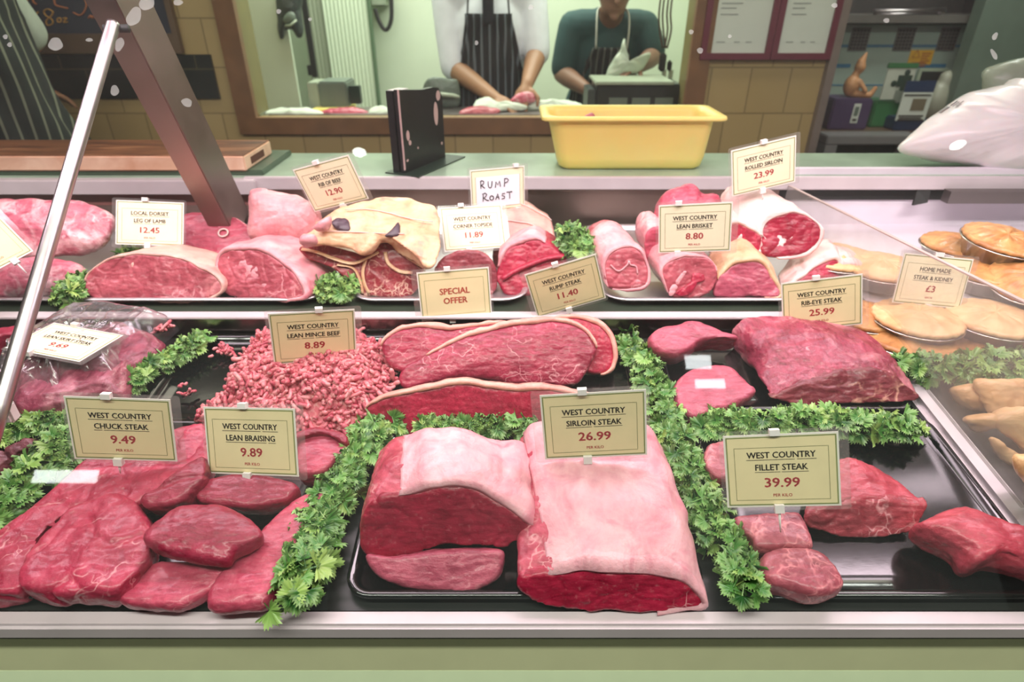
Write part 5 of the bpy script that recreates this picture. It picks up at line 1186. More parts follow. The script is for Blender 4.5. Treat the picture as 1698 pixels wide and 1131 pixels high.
# ================================================================== people
SKIN_A = plain('tan_skin', lin(164, 122, 92), .5, 0, .06, 14, sub=.15); SKIN_B = plain('brown_skin', lin(128, 92, 72), .5, 0, .06, 14, sub=.15)
HAIR = plain('dark_hair', lin(38, 30, 26), .5, bump=.5, bscale=300)
def capsule(mb, p0, r0, p1, r1, k=14, fl=1.0, up=None):
    p0, p1 = V(p0), V(p1); d = p1-p0; L = max(d.length, 1e-6); d = d/L
    path = []; rr = []
    for a in (-80, -55, -28): q = math.radians(a); path.append(p0+d*r0*math.sin(q)); rr.append(r0*math.cos(q))
    for s in (0, .25, .5, .75, 1): path.append(p0.lerp(p1, s)); rr.append(r0+(r1-r0)*s)
    for a in (28, 55, 80): q = math.radians(a); path.append(p1+d*r1*math.sin(q)); rr.append(r1*math.cos(q))
    mb.add(*tubevf(path, rr, k))
def ell(mb, c, rx, ry, rz, M=None, n=16):
    vs = []; fs = []; c = V(c)
    for i in range(n+1):
        a = math.pi*i/n
        a = min(max(a, .03), math.pi-.03)
        for j in range(n*2):
            b = math.pi*j/n; q = V((rx*math.sin(a)*math.cos(b), ry*math.sin(a)*math.sin(b), rz*math.cos(a))); vs.append(c+(M @ q if M else q))
    m = n*2
    for i in range(n):
        for j in range(m): fs.append((i*m+j, i*m+(j+1) % m, (i+1)*m+(j+1) % m, (i+1)*m+j))
    fs.append(tuple(range(m-1, -1, -1))); fs.append(tuple(range(n*m, (n+1)*m)))
    mb.add(vs, fs)
def fuse(name, mb, vox, m, parent, smooth=5):
    me = bpy.data.meshes.new('tmp'); me.from_pydata([tuple(v) for v in mb.v], [], mb.f); me.update()
    bm = bmesh.new(); bm.from_mesh(me); bmesh.ops.recalc_face_normals(bm, faces=bm.faces[:]); bm.to_mesh(me); bm.free()
    o = bpy.data.objects.new('tmp', me); COL.objects.link(o)
    r = o.modifiers.new('r', 'REMESH'); r.mode = 'VOXEL'; r.voxel_size = vox
    s = o.modifiers.new('s', 'SMOOTH'); s.iterations = smooth; s.factor = .5
    dg = bpy.context.evaluated_depsgraph_get(); me2 = bpy.data.meshes.new_from_object(o.evaluated_get(dg))
    bpy.data.objects.remove(o)
    vs = [v.co.copy() for v in me2.vertices]; fs = [tuple(p.vertices) for p in me2.polygons]; bpy.data.meshes.remove(me2)
    return mesh(name, vs, fs, m, parent)
def hand(mb, wrist, d, up, side, curl=.5, s=1.0):
    d = V(d).normalized(); up = V(up); up = (up-d*up.dot(d)).normalized(); sd = d.cross(up)*side
    M = Matrix((sd, d, up)).transposed(); c = wrist+d*.048*s
    ell(mb, c, .040*s, .052*s, .017*s, M, 10); capsule(mb, wrist, .024*s, c, .026*s)
    for i, (ox, L) in enumerate(((.029, .068), (.010, .078), (-.010, .072), (-.028, .056))):
        p = wrist+d*(.088-.004*abs(i-1.2))*s+sd*ox*s; a = .15+curl*.4; dd = d
        for k, fr_ in enumerate((.45, .32, .25)):
            dd2 = (dd*math.cos(a)-up*math.sin(a)+sd*(ox*1.2)).normalized(); q = p+dd2*L*fr_*s; capsule(mb, p, (.0095-.0008*k)*s, q, (.0088-.0008*k)*s, 8); p = q; dd = dd2; a = curl*.7
    p = wrist+d*.030*s+sd*.034*s; q = p+(d*.5+sd*.75-up*.3).normalized()*.038*s; capsule(mb, p, .013*s, q, .0105*s, 8); capsule(mb, q, .0105*s, q+(d*.85+sd*.1-up*.4).normalized()*.030*s, .0085*s, 8)
def person(label, o, sh, head, el, wr, hd, skin, shirtm, apm, strapm, sleeve=.95, lean=0, legs=True, ap_w=.19, bib=.10, hips_w=.165, ch=(.175, .115), apron_top=1.31, apron_bot=.55, curl=.5, group=None, tilt_head=0, noap=False, pad=0.0):
    """o: pelvis centre; sh: shoulder points (left of picture, right of picture); el, wr: elbows, wrists; hd: finger directions"""
    root = empty('person', (o[0], o[1], 0), label, 'person', group); o = V(o); shc = (V(sh[0])+V(sh[1]))/2; head = V(head)
    neck = shc+V((0, -.01, .05)); chest = o.lerp(shc, .68); belly = o.lerp(shc, .30)
    b = MB()
    def torso(m, g):
        ell(m, o, hips_w+g, .120+g, .14+g); ell(m, belly, .150+g, .115+g, .17+g); ell(m, chest, ch[0]+g, ch[1]+g, .19+g)
        capsule(m, V(sh[0])*.82+shc*.18, .062+g, V(sh[1])*.82+shc*.18, .062+g)
    torso(b, -.006)
    capsule(b, neck-V((0, 0, .03)), .058, head-V((0, 0, .06)), .055)
    fwd = V((0, -1, 0)); hx = Matrix.Rotation(tilt_head, 3, 'X')
    ell(b, head, .074, .095, .112, hx); ell(b, head+hx @ V((0, -.030, -.050)), .056, .062, .066, hx)
    capsule(b, head+hx @ V((0, -.088, .012)), .010, head+hx @ V((0, -.112, -.022)), .015, 8)     # nose
    capsule(b, head+hx @ V((-.016, -.088, -.055)), .008, head+hx @ V((.016, -.088, -.055)), .008, 8)  # lips
    ell(b, head+hx @ V((0, -.080, -.095)), .020, .016, .016, hx, 8)                               # chin
    capsule(b, head+hx @ V((-.045, -.080, .030)), .010, head+hx @ V((.045, -.080, .030)), .010, 8)   # brow
    for s in (-1, 1): ell(b, head+hx @ V((s*.076, .008, -.005)), .012, .022, .032, hx, 8)
    for i in (0, 1):
        S_, E_, W_ = V(sh[i]), V(el[i]), V(wr[i]); capsule(b, S_, .050, E_, .042); capsule(b, E_, .043, E_.lerp(W_, .3), .044); capsule(b, E_.lerp(W_, .3), .044, W_, .027)
        hand(b, W_, hd[i], (0, -.1, 1) if abs(V(hd[i]).z) < .8 else (0, -1, .2), 1 if i == 0 else -1, curl)
    for s in (-1, 1):
        hp = o+V((s*.085, 0, -.06)); kn = V((o.x+s*.10, o.y-.01, .50)); an = V((o.x+s*.11, o.y+.02, .09))
        capsule(b, hp, .082, kn, .055); capsule(b, kn, .055, kn.lerp(an, .35), .056); capsule(b, kn.lerp(an, .35), .056, an, .036); capsule(b, an-V((0, .0, .045)), .036, an+V((0, -.15, -.055)), .032)
    fuse('body', b, .0065, skin, root)
    for s in (-1, 1):
        e_ = MB(); ell(e_, head+hx @ V((s*.030, -.083, .012)), .012, .008, .008, None, 8); mesh('eye', e_.v, e_.f, plain('eye_white', lin(220, 214, 206), .2), root)
    h = MB(); ell(h, head+hx @ V((0, .018, .030)), .083, .096, .100, hx); hm = fuse('hair', h, .008, HAIR, root)
    s_ = MB(); torso(s_, .012)
    for i in (0, 1):
        S_, E_ = V(sh[i]), V(el[i]); En = S_.lerp(E_, sleeve); capsule(s_, S_, .068, S_.lerp(En, .5), .066); capsule(s_, S_.lerp(En, .5), .066, En, .060)
    if label.startswith('person in white shirt'): tube('neck_tie', cr([neck+V((0, -.075, -.01)), chest+V((0, -ch[1]-.030, .17)), chest+V((0, -ch[1]-.034, .05))], 12, False), [.016]*3+[.024]*9, STR_N, root, 10, flat=.35)
    so_ = fuse('shirt', s_, .008, shirtm, root, 4)
    tr_ = MB()
    ell(tr_, o-V((0, 0, .03)), hips_w+.012, .132, .13)
    for s in (-1, 1):
        hp = o+V((s*.085, 0, -.06)); kn = V((o.x+s*.10, o.y-.01, .50)); an = V((o.x+s*.11, o.y+.02, .09)); capsule(tr_, hp, .095, kn, .072); capsule(tr_, kn, .072, an+V((0, 0, .02)), .060)
    fuse('trousers', tr_, .010, plain('dark_trousers', lin(34, 36, 42), .8), root)
    for s in (-1, 1):
        an = V((o.x+s*.11, o.y+.02, .0)); f_ = MB(); capsule(f_, an+V((0, .02, .048)), .046, an+V((0, -.16, .044)), .042); fuse('shoe', f_, .008, plain('black_shoe', lin(22, 22, 22), .4), root)
    # apron wrapped round the front of the body
    if not noap:
        nu, nz_ = 40, 46; vs = []; uv = []
        for j in range(nz_+1):
            z = apron_bot+(apron_top-apron_bot)*j/nz_; t_ = (z-o.z)/max(.05, (shc.z-o.z)); c = o.lerp(shc, t_) if t_ > 0 else V((o.x, o.y, z))
            q_ = min(max((t_-.05)/.45, 0), 1); q_ = q_*q_*(3-2*q_); rx = (hips_w+.03)*(1-q_)+(ch[0]+.004)*q_; ry = .150
            rx += pad; ry += pad
            rx += max(0, (.2-t_))*.05; ry += max(0, .2-t_)*.05
            half = ap_w*5.2 if t_ < .38 else (ap_w*5.2+(bib*5.6-ap_w*5.2)*min(1, ((t_-.38)/.42))**.8)
            for i in range(nu+1):
                u = -1+2*i/nu; th = u*min(half, 1.75); fold = .007*math.sin(u*21+z*5+noise.noise(V((u*3, z*4, 1)))*3)*(1 if t_ < .8 else .3)
                vs.append(V((c.x+(rx+fold)*math.sin(th), c.y-(ry+fold)*math.cos(th), z))); uv.append((th*rx, z))
        fs = [(j*(nu+1)+i, j*(nu+1)+i+1, (j+1)*(nu+1)+i+1, (j+1)*(nu+1)+i) for j in range(nz_) for i in range(nu)]
        cc = cen(vs); me = bpy.data.meshes.new('apron'); me.from_pydata([v-cc for v in vs], [], fs); ul = me.uv_layers.new(name='UVMap')
        for lp_ in me.loops: ul.data[lp_.index].uv = uv[lp_.vertex_index]
        ap = link('apron', me, apm, None, True); ap.location = cc; ap.parent = root; ap.matrix_parent_inverse = root.matrix_basis.inverted()
        sm = ap.modifiers.new('t', 'SOLIDIFY'); sm.thickness = .003
        tl, trr = vs[nz_*(nu+1)], vs[nz_*(nu+1)+nu]
        for q, s in ((tl, -1), (trr, 1)):
            nk = neck+V((s*.062, -.05, .015)); md = q.lerp(nk, .5)+V((0, -.045, .01))
            tube('apron_strap', cr([q+V((-s*.012, -.012, -.004)), md, nk+V((s*.004, -.028, 0)), neck+V((s*.03, .07, .03))], 16, False), .008, strapm, ap, 8, flat=.5)
    return root
def stripes(name, base, line, period, wd):
    t = NT(name); uvn = t.n.new('ShaderNodeUVMap'); sx = t.n.new('ShaderNodeSeparateXYZ'); t.link(uvn.outputs[0], sx.inputs[0])
    f = t.math('FRACT', t.math('ADD', t.math('DIVIDE', sx.outputs[0], period), 50.0)); k = t.math('LESS_THAN', f, wd)
    t.set(Base_Color=t.mix(k, base, line), Roughness=.85); return t.m
A_navy = stripes('navy_pinstripe_apron', lin(24, 26, 30), lin(96, 106, 112), .034, .26)
A_grn = stripes('green_pinstripe_apron', lin(24, 34, 30), lin(110, 118, 98), .040, .20)
A_blk = stripes('black_pinstripe_apron', lin(26, 28, 28), lin(92, 96, 88), .030, .22)
W_shirt = plain('white_shirt', lin(232, 238, 246), .8, var=.05); T_shirt = plain('dark_teal_shirt', lin(32, 62, 62), .85, var=.1); G_shirt = plain('pale_grey_coat', lin(186, 200, 184), .8)
STR_N = plain('navy_strap', lin(30, 34, 42), .8); STR_W = plain('white_strap', lin(190, 192, 180), .8)
yp = 3.02
wl = aty(822, 166, 2.74); w2 = aty(874, 140, 2.76); e1_ = aty(752, 112, 2.95); e2_ = aty(890, 88, 2.95)
cx1 = aty(812, 60, yp).x
person('person in white shirt, tie and navy striped apron cutting meat at the bench', (cx1, yp, .98), ((cx1-.185, yp, 1.43), (cx1+.185, yp, 1.43)), (cx1, yp-.05, 1.66), (e1_, e2_),
       (wl+V((0, 0, .005)), w2), ((.75, -.55, -.25), (-.28, -.55, -.62)), SKIN_A, W_shirt, A_navy, STR_N, sleeve=.98, bib=.105, apron_top=1.375)
tie = empty('neck_tie_root', (0, 0, 0)); bpy.data.objects.remove(tie)
yp2 = 3.16; cx2 = aty(1007, 60, yp2).x
person('person in dark teal T-shirt and black striped apron holding a clear bag', (cx2, yp2+.10, .96), ((cx2-.165, yp2-.02, 1.315), (cx2+.165, yp2-.02, 1.315)), (cx2, yp2-.14, 1.475), (aty(932, 122, 3.12), aty(1084, 92, 3.08)),
       (aty(975, 150, 2.90), aty(1058, 112, 2.92)), ((.8, -.5, -.2), (-.75, -.6, -.1)), SKIN_B, T_shirt, A_blk, STR_W, sleeve=.86, bib=.085, apron_top=1.235, tilt_head=.35, ch=(.165, .115))
yp3 = 1.96
p3 = person('person in pale coat and dark green striped apron at the far left', (-1.615, yp3, .98), ((-1.80, yp3, 1.50), (-1.505, yp3+.02, 1.50)), (-1.62, yp3-.02, 1.72), ((-1.82, yp3+.16, 1.28), (-1.51, yp3+.15, 1.33)),
       ((-1.70, yp3+.30, 1.16), (-1.74, yp3+.20, 1.20)), ((.5, .6, -.2), (-.5, .6, -.2)), SKIN_A, G_shirt, A_grn, STR_N, sleeve=.9, bib=.31, ap_w=.33, hips_w=.215, ch=(.185, .13), apron_top=1.52, apron_bot=.5, pad=.03)
# the tie of the person cutting meat belongs to that person
# ================================================================== things in the prep room
BW = CZ+BZ
M_grey = plain('grey_casing', lin(96, 108, 98), .4); M_dgrey = plain('dark_grey_casing', lin(52, 60, 58), .4); M_lg = plain('light_grey_casing', lin(150, 160, 140), .45)
def vert(px, py, y): return aty(px, py, y)
# dark tool holder on the pier
a = vert(478, 30, 3.37)
th = empty('wall_tool_holder', a+V((0, .03, -.1)), 'dark grey moulded holder hanging on the prep room wall', 'wall holder')
pillow('holder_body', [(461, -30), (500, -30), (501, 20), (503, 58), (494, 62), (486, 50), (474, 50), (470, 64), (463, 60), (460, 20)], (a, tiltn(90)), .05, .012, M_dgrey, th, n=70, seed=240, amp=.004)
pillow('dial', [(470, 30), (478, 20), (488, 22), (490, 34), (480, 40), (472, 38)], (a+V((0, -.05, 0)), tiltn(90)), .014, .01, M_grey, th, n=30, amp=0, fine=0)
tube('handle', [vert(473, 43, 3.30), vert(482, 42, 3.29), vert(492, 33, 3.30)], .005, M_lg, th, 8)
# black post
pt, pbm = vert(501, -20, 3.6), vert(523, 128, 3.6)
bp_ = empty('black_rod', (pbm.x, 3.6, pbm.z), 'black rod hanging vertically on the back wall of the prep room', 'rod')
box('rod', pbm.x-.014, pbm.x+.014, 3.59, 3.61, pbm.z, pbm.z+.75, M_black, bp_)
box('rod_clip', pbm.x-.034, pbm.x-.014, 3.588, 3.612, pbm.z+.01, pbm.z+.06, M_black, bp_)
# grey boxes on the bench
def bench_box(name, x0, x1, top, base, y, dep, m, label, cat, parts=()):
    l, r_ = vert(x0, base, y), vert(x1, base, y); zt_ = vert(x0, top, y).z; e = empty(name, ((l.x+r_.x)/2, y, BW), label, cat)
    box('casing', l.x, r_.x, y, y+dep, BW, zt_, m, e, .006); return e, l, r_, zt_
e, l, r_, zt_ = bench_box('weighing_machine', 532, 578, 136, 176, 2.72, .16, M_grey, 'grey weighing machine on the bench behind the serving window', 'machine')
box('side_block', l.x-.05, l.x-.002, 2.73, 2.86, BW, zt_-.004, M_lg, e, .004)
box('screen', r_.x+.004, r_.x+.05, 2.74, 2.78, BW+.02, zt_-.018, plain('dark_screen', lin(34, 52, 46), .25), e, .003)
# switch box and cable
q = vert(628, 0, 4.0); sb = empty('switch_box', q, 'pale switch box with a looped black cable on the back wall', 'switch box')
box('casing', q.x-.05, q.x+.035, 4.02, 4.149, q.z-.03, q.z+.22, M_lg, sb, .006); box('yellow_side', q.x+.036, q.x+.06, 4.03, 4.149, q.z+.005, q.z+.22, plain('yellow_side', lin(190, 160, 70), .5), sb, .004)
tube('cable', cr([vert(622, 14, 4.0), vert(628, 34, 4.0), vert(640, 50, 4.0), vert(649, 30, 4.0), vert(648, -20, 4.0), vert(646, -60, 4.0)], 40, False), .012, M_black, sb, 10)
# green slicer at the left of the person cutting
sl = empty('meat_slicer', vert(725, 170, 2.95), 'grey green curved machine beside the person cutting meat', 'machine')
pillow('cover', [(700, 165), (701, 146), (708, 132), (722, 127), (745, 131), (760, 136), (760, 176), (720, 178), (702, 176)], (vert(725, 172, 2.80), tiltn(86)), .02, .10, M_grey, sl, seed=241, amp=.002)
pillow('tray', [(702, 150), (745, 154), (760, 158), (760, 163), (702, 157)], (vert(725, 156, 2.76), tiltn(86)), .015, .02, M_lg, sl, n=32, seed=242, amp=.001)
# paper and meat on the bench
def lump(name, px, y, tl, df, m, label, cat, group=None, wr=0, seed=250):
    pl = (vert(sum(q[0] for q in px)/len(px), max(q[1] for q in px), y), tiltn(tl)); e = tag(pillow(name, px, pl, df, df*.6, m, None, n=48, seed=seed, amp=.004, wr=wr), label, cat, group); return e
M_paper = plain('butchers_paper', lin(206, 216, 200), .7)
lump('paper_sheet', [(440, 192), (450, 184), (480, 182), (520, 183), (540, 190), (520, 194)], 2.62, 20, .02, M_paper, 'pale crumpled paper at the left of the window sill', 'paper', wr=.01)
lump('wrapped_meat', [(528, 190), (545, 182), (580, 180), (606, 184), (612, 192), (570, 196)], 2.63, 30, .02, M_pink, 'pink meat on the yellow tray by the window sill', 'meat piece', seed=251)
box_ = box('yellow_tray', vert(522, 184, 2.70).x, vert(582, 184, 2.70).x, 2.66, 2.80, BW, BW+.012, M_tub); tag(box_, 'flat yellow tray on the bench under the grey machine', 'tray')
lump('paper_sheet', [(612, 190), (620, 178), (640, 182), (660, 186), (690, 188), (690, 195), (640, 194)], 2.62, 25, .02, M_paper, 'white paper sheet right of the pink meat on the sill', 'paper', wr=.012, seed=252)
lump('paper_sheet', [(784, 176), (800, 163), (815, 170), (830, 178), (868, 174), (868, 182), (800, 184)], 2.66, 25, .02, M_paper, 'white paper under the hands of the person cutting', 'paper', wr=.012, seed=253)
lump('paper_sheet', [(868, 178), (890, 170), (930, 168), (960, 172), (962, 180), (900, 182)], 2.70, 25, .02, M_paper, 'white paper sheet behind the rim of the yellow tub', 'paper', wr=.012, seed=254)
lump('cut_meat', [(760, 188), (775, 180), (800, 178), (830, 184), (815, 191), (770, 192)], 2.62, 25, .02, M_lamb, 'piece of meat on the bench left of the paper', 'meat piece', seed=255)
lump('minced_lump', [(846, 172), (852, 160), (868, 152), (885, 156), (888, 168), (872, 174)], 2.70, 60, .03, M_lambrib, 'red piece of meat held down by the hand', 'meat piece', seed=256)
# black till-like scale
e, l, r_, zt_ = bench_box('counter_scale', 988, 1128, 140, 178, 2.64, .20, plain('black_casing', lin(30, 34, 32), .4), 'dark counter scale with three grey windows behind the yellow tub', 'scale')
box('top_plate', l.x-.01, min(r_.x+.01, .655), 2.62, 2.86, zt_, zt_+.012, M_lg, e, .003)
for k in range(3):
    x0 = vert(1010+k*38, 165, 2.638).x; x1 = vert(1040+k*38, 165, 2.638).x; box('window', x0, x1, 2.634, 2.639, vert(1010, 174, 2.638).z, vert(1010, 162, 2.638).z, M_grey, e)
box('left_cheek', l.x-.035, l.x-.003, 2.65, 2.82, BW, zt_-.02, M_dgrey, e, .004)
# clear bag held by the second person
hbag = empty('clear_bag', vert(1035, 120, 2.88), 'clear plastic bag with pale contents held over the dark scale', 'plastic bag')
pillow('bag', [(1004, 130), (1014, 104), (1026, 86), (1036, 62), (1040, 90), (1044, 102), (1062, 92), (1078, 86), (1074, 102), (1062, 118), (1040, 126), (1015, 132)], (vert(1038, 125, 2.86), tiltn(80)), .03, .03, plain('pale_bag_plastic', lin(168, 178, 160), .3, sub=.2), hbag, seed=260, amp=.006, wr=.012)
# straps and plug on the right wall of the prep room
hk = empty('hanging_straps', vert(1098, 50, 2.95), 'bundle of brown straps hanging at the right inside the window', 'straps')
for i, (x0, x1) in enumerate(((1093, 1099), (1099, 1104), (1106, 1102), (1112, 1106))):
    tube('strap', cr([vert(x0+6, -25, 2.95), vert(x0, 20, 2.95), vert(x0+1, 50, 2.95), vert(x1, 80, 2.95)], 20, False), .008, plain('brown_strap', lin(84, 66, 56), .6), hk, 8, flat=.5)
kn = empty('knife_block', vert(1102, 130, 2.90), 'black gadgets standing at the right inside the window', 'gadget')
for x0, x1, y0, y1 in ((1092, 1105, 88, 118), (1106, 1114, 100, 118)):
    a, b = vert(x0, y1, 2.92), vert(x1, y0, 2.92); box('black_grip', a.x, b.x, 2.90, 2.94, a.z, b.z, M_black, kn, .006)
for x0 in (1099, 1110): a, b = vert(x0, 140, 2.92), vert(x0, 116, 2.92); box('pale_stem', a.x-.008, a.x+.008, 2.91, 2.93, BW, b.z, M_lg, kn)

# ================================================================== on the tiled wall
cb_y = WY-.02
def wallrect(px0, px1, pyb, top, y): a, b = vert(px0, pyb, y), vert(px1, pyb, y); return a.x, b.x, a.z, top
x1 = vert(296, 88, 2.48).x; zb = vert(200, 88, 2.48).z
bd = empty('chalkboard', (-1.75, 2.48, zb), 'chalkboard in a brown frame with yellow chalk writing, upper left', 'chalkboard')
box('board', -2.35, x1, 2.478, 2.486, zb+.06, zb+.75, plain('chalkboard_black', lin(40, 44, 58), .7), bd)
fx = MB(); fx.box(-2.35, x1, 2.465, 2.488, zb, zb+.065); fx.box(x1, x1+.02, 2.465, 2.488, zb, zb+.75); fx.build('board_frame', plain('dark_wood_frame', lin(92, 72, 54), .5), bd)
M_chalk = plain('yellow_chalk', lin(186, 140, 66), .8); M_chalk2 = plain('orange_chalk', lin(180, 110, 70), .8)
def chalk(px, m, r=.006): tube('chalk_stroke', cr([vert(x, y, 2.476) for x, y in px], max(6, len(px)*4), False), r, m, bd, 6, flat=.4)
def q1(l): return [(a/4.35, b/4.35) for a, b in l]
for l_ in ([(205, 105), (250, 140), (300, 165)], [(275, 85), (250, 120), (215, 150)],
           [(385, 85), (350, 65), (318, 80), (330, 110), (375, 140), (380, 170), (345, 182), (335, 150), (370, 115), (385, 85)],
           arc(428, 145, 14, 16, 0, 360, 10), [(455, 132), (482, 130), (458, 160), (488, 158)]): chalk(q1(l_), M_chalk, .005)
for l_ in ([(385, -60), (395, 20), (410, 40), (490, 60)], [(560, -60), (620, 10), (615, 70), (580, 110), (530, 90)], [(175, 30), (200, 0), (215, -40)], [(230, -40), (240, 10), (265, 30)], [(640, 130), (655, 110), (665, 130), (680, 110), (690, 135)]): chalk(q1(l_), M_chalk2, .006)
M_mar = plain('maroon_frame', lin(96, 34, 50), .45); M_cert = plain('certificate_paper', lin(196, 202, 192), .5, var=.02); M_ctx = plain('certificate_print', lin(130, 134, 130), .6)
for i, (a, b, lab_) in enumerate(((1160, 1276, 'maroon framed certificate right of the serving window'), (1277, 1376, 'maroon framed certificate next to the grey jamb'))):
    l, r_ = vert(a, 99, 2.47), vert(b, 99, 2.47); x0, x1, z0 = l.x, r_.x, l.z; z1 = z0+.40; fw_ = .022
    e = empty('framed_certificate', ((x0+x1)/2, 2.47, z0), lab_, 'certificate', 'certificates on the wall')
    fm = MB(); fm.box(x0, x0+fw_, 2.468, 2.499, z0, z1); fm.box(x1-fw_, x1, 2.468, 2.499, z0, z1); fm.box(x0+fw_, x1-fw_, 2.468, 2.499, z0, z0+fw_); fm.box(x0+fw_, x1-fw_, 2.468, 2.499, z1-fw_, z1); fm.build('frame', M_mar, e)
    box('sheet', x0+fw_, x1-fw_, 2.478, 2.49, z0+fw_, z1-fw_, M_cert, e)
    for k, (a_, b_, h_) in enumerate(((.15, .75, .30), (.15, .70, .275), (.15, .85, .22), (.15, .45, .205), (.15, .5, .185), (.15, .4, .17), (.15, .45, .15), (.15, .3, .06), (.45, .55, .06), (.65, .75, .06))):
        w__ = x1-x0-2*fw_; box('print_line', x0+fw_+w__*a_, x0+fw_+w__*b_, 2.4770, 2.478, z0+h_-.003, z0+h_, M_ctx, e)

# ================================================================== alcove at the right
ay = 3.10
pl_, pr_ = 1.22, vert(1624, 40, ay).x; zt_ = vert(1500, 40, ay).z; zs = vert(1450, 214, 2.80).z
cab = empty('freezer_cabinet', ((pl_+pr_)/2, ay+.1, 0), 'pale cabinet with three vent grilles and blue lines in the alcove', 'cabinet')
box('cabinet_body', pl_, pr_, ay, ay+.19, 0, zt_, plain('pale_blue_grey_panel', lin(150, 166, 156), .4, var=.04), cab, .004)
M_blue = plain('blue_line', lin(52, 110, 146), .5)
for k, x in enumerate((1425, 1500, 1572)):
    c = vert(x, 65, ay-.004); v_ = empty('tmpv', c); bpy.data.objects.remove(v_)
    box('vent_grille', c.x-.042, c.x+.042, ay-.006, ay-.001, c.z-.048, c.z+.048, plain('grille_grey', lin(92, 86, 84), .5), cab)
    g_ = MB()
    for i in range(5):
        for j in range(6): g_.box(c.x-.036+i*.0155, c.x-.036+i*.0155+.010, ay-.0072, ay-.0061, c.z-.042+j*.0145, c.z-.042+j*.0145+.0095)
    g_.build('vent_holes', M_black, cab)
for py_, xa, xb in ((75, 1.22, pr_), (77.5, 1.22, pr_), (141, 1.22, pr_)):
    z = vert(1500, py_, ay).z; box('blue_line', xa, xb, ay-.002, ay-.0005, z-.0025, z+.0025, M_blue, cab)
z = vert(1500, 109, ay).z; box('blue_bar', 1.23, vert(1410, 109, ay).x, ay-.002, ay-.0005, z-.008, z+.008, M_blue, cab); box('blue_bar', vert(1515, 109, ay).x, vert(1568, 109, ay).x, ay-.002, ay-.0005, z-.008, z+.008, M_blue, cab)
a, b = vert(1504, 107, ay-.003), vert(1550, 83, ay-.003)
box('warning_sticker', a.x, b.x, ay-.004, ay-.0007, a.z, b.z, plain('yellow_sticker', lin(222, 168, 40), .5), cab)
mtx = MB()
for k in range(6): zz = b.z-.012-k*.0105; mtx.box(a.x+.055, b.x-.012-(k % 3)*.006, ay-.0052, ay-.0041, zz-.0045, zz)
mtx.box(a.x+.02, b.x-.03, ay-.0052, ay-.0041, a.z+.005, a.z+.010); mtx.build('sticker_print', plain('sticker_red', lin(170, 84, 40), .6), cab)
tri = [V((a.x+.012, ay-.005, a.z+.030)), V((a.x+.046, ay-.005, a.z+.030)), V((a.x+.029, ay-.005, a.z+.062))]
tube('sticker_symbol', tri, .0016, plain('sticker_red', lin(170, 84, 40), .6), cab, 6, True)
# top ledge, metal rails on it
sh_ = empty('alcove_top_shelf', (1.7, 3.0, zt_), 'grey shelf with metal rails above the pale cabinet', 'shelf')
z40 = vert(1500, 38, 3.0).z; box('board', 1.22, 2.4, 3.0, 3.29, z40, z40+.03, plain('grey_shelf_edge', lin(92, 88, 84), .5), sh_)
z15 = vert(1500, 18, 3.02).z; tube('rail', [vert(1450, 18, 3.02), vert(1510, 18, 3.02), vert(1568, 16, 3.02)], .008, CHROME, sh_, 8)
tube('rail', [vert(1452, 24, 3.05), vert(1560, 22, 3.05)], .006, CHROME, sh_, 8)
for x in (1456, 1562): q = vert(x, 20, 3.03); box('rail_post', q.x-.008, q.x+.008, 3.02, 3.05, z40+.03, q.z, CHROME, sh_)
# wooden shelf with collecting boxes
ws = empty('wooden_shelf', (1.7, 2.9, zs-.03), 'brown wooden shelf holding charity boxes in the alcove', 'shelf')
box('shelf_board', 1.22, 2.35, 2.74, 3.09, zs-.035, zs, plain('brown_shelf_wood', lin(86, 66, 52), .5, 0, .2, 10), ws)
for x in (1.24, 2.30): box('support', x, x+.04, 2.78, 3.05, 0, zs-.035, M_black, ws)
def sbox(name, pxl, pxr, top, base, y, dep, m, label, cat):
    l, r_ = vert(pxl, base, y), vert(pxr, base, y); zt2 = vert((pxl+pxr)/2, top, y).z; e = empty(name, ((l.x+r_.x)/2, y+dep/2, zs), label, cat, None); box('box', l.x, r_.x, y, y+dep, zs, zt2, m, e, .006); return e, l.x, r_.x, zt2
e, x0, x1, z1 = sbox('donation_box', 1372, 1436, 164, 213, 2.78, .14, plain('purple_plastic', lin(68, 52, 84), .4), 'purple collecting box with a small black and white label', 'collecting box')
a, b = vert(1409, 204, 2.777), vert(1429, 172, 2.777); box('label', a.x, b.x, 2.776, 2.779, a.z, b.z, M_cert, e); box('label_picture', a.x+.006, b.x-.006, 2.7745, 2.7758, a.z+.03, b.z-.012, M_grey, e); box('label_print', a.x+.006, b.x-.006, 2.7745, 2.7758, a.z+.008, a.z+.018, M_ink, e)
fg = empty('figurine', vert(1412, 160, 2.83), 'small brown seated figurine on the purple box', 'figurine')
mbf = MB(); c = vert(1410, 150, 2.84); c.z = z1+.045
ell(mbf, c, .034, .030, .045, None, 10); hd_ = V((c.x+.016, c.y, c.z+.075)); ell(mbf, hd_, .022, .024, .027, None, 10); capsule(mbf, c+V((0, 0, .03)), .016, hd_, .014)
capsule(mbf, hd_+V((0, 0, .02)), .018, hd_+V((.012, 0, .055)), .005); capsule(mbf, c+V((.01, -.01, -.03)), .016, c+V((.075, -.03, -.034)), .012); capsule(mbf, c+V((.075, -.03, -.034)), .012, c+V((.09, -.03, -.005)), .009); capsule(mbf, c+V((.02, -.02, .02)), .011, c+V((.045, -.04, -.015)), .009)
fuse('figure', mbf, .004, plain('terracotta_brown', lin(176, 126, 84), .5, 0, .2, 40), fg, 3)
e, x0, x1, z1 = sbox('donation_box', 1440, 1482, 168, 212, 2.84, .12, plain('green_plastic', lin(48, 104, 60), .4), 'green collecting tin with a white jigsaw piece poster above it', 'collecting box')
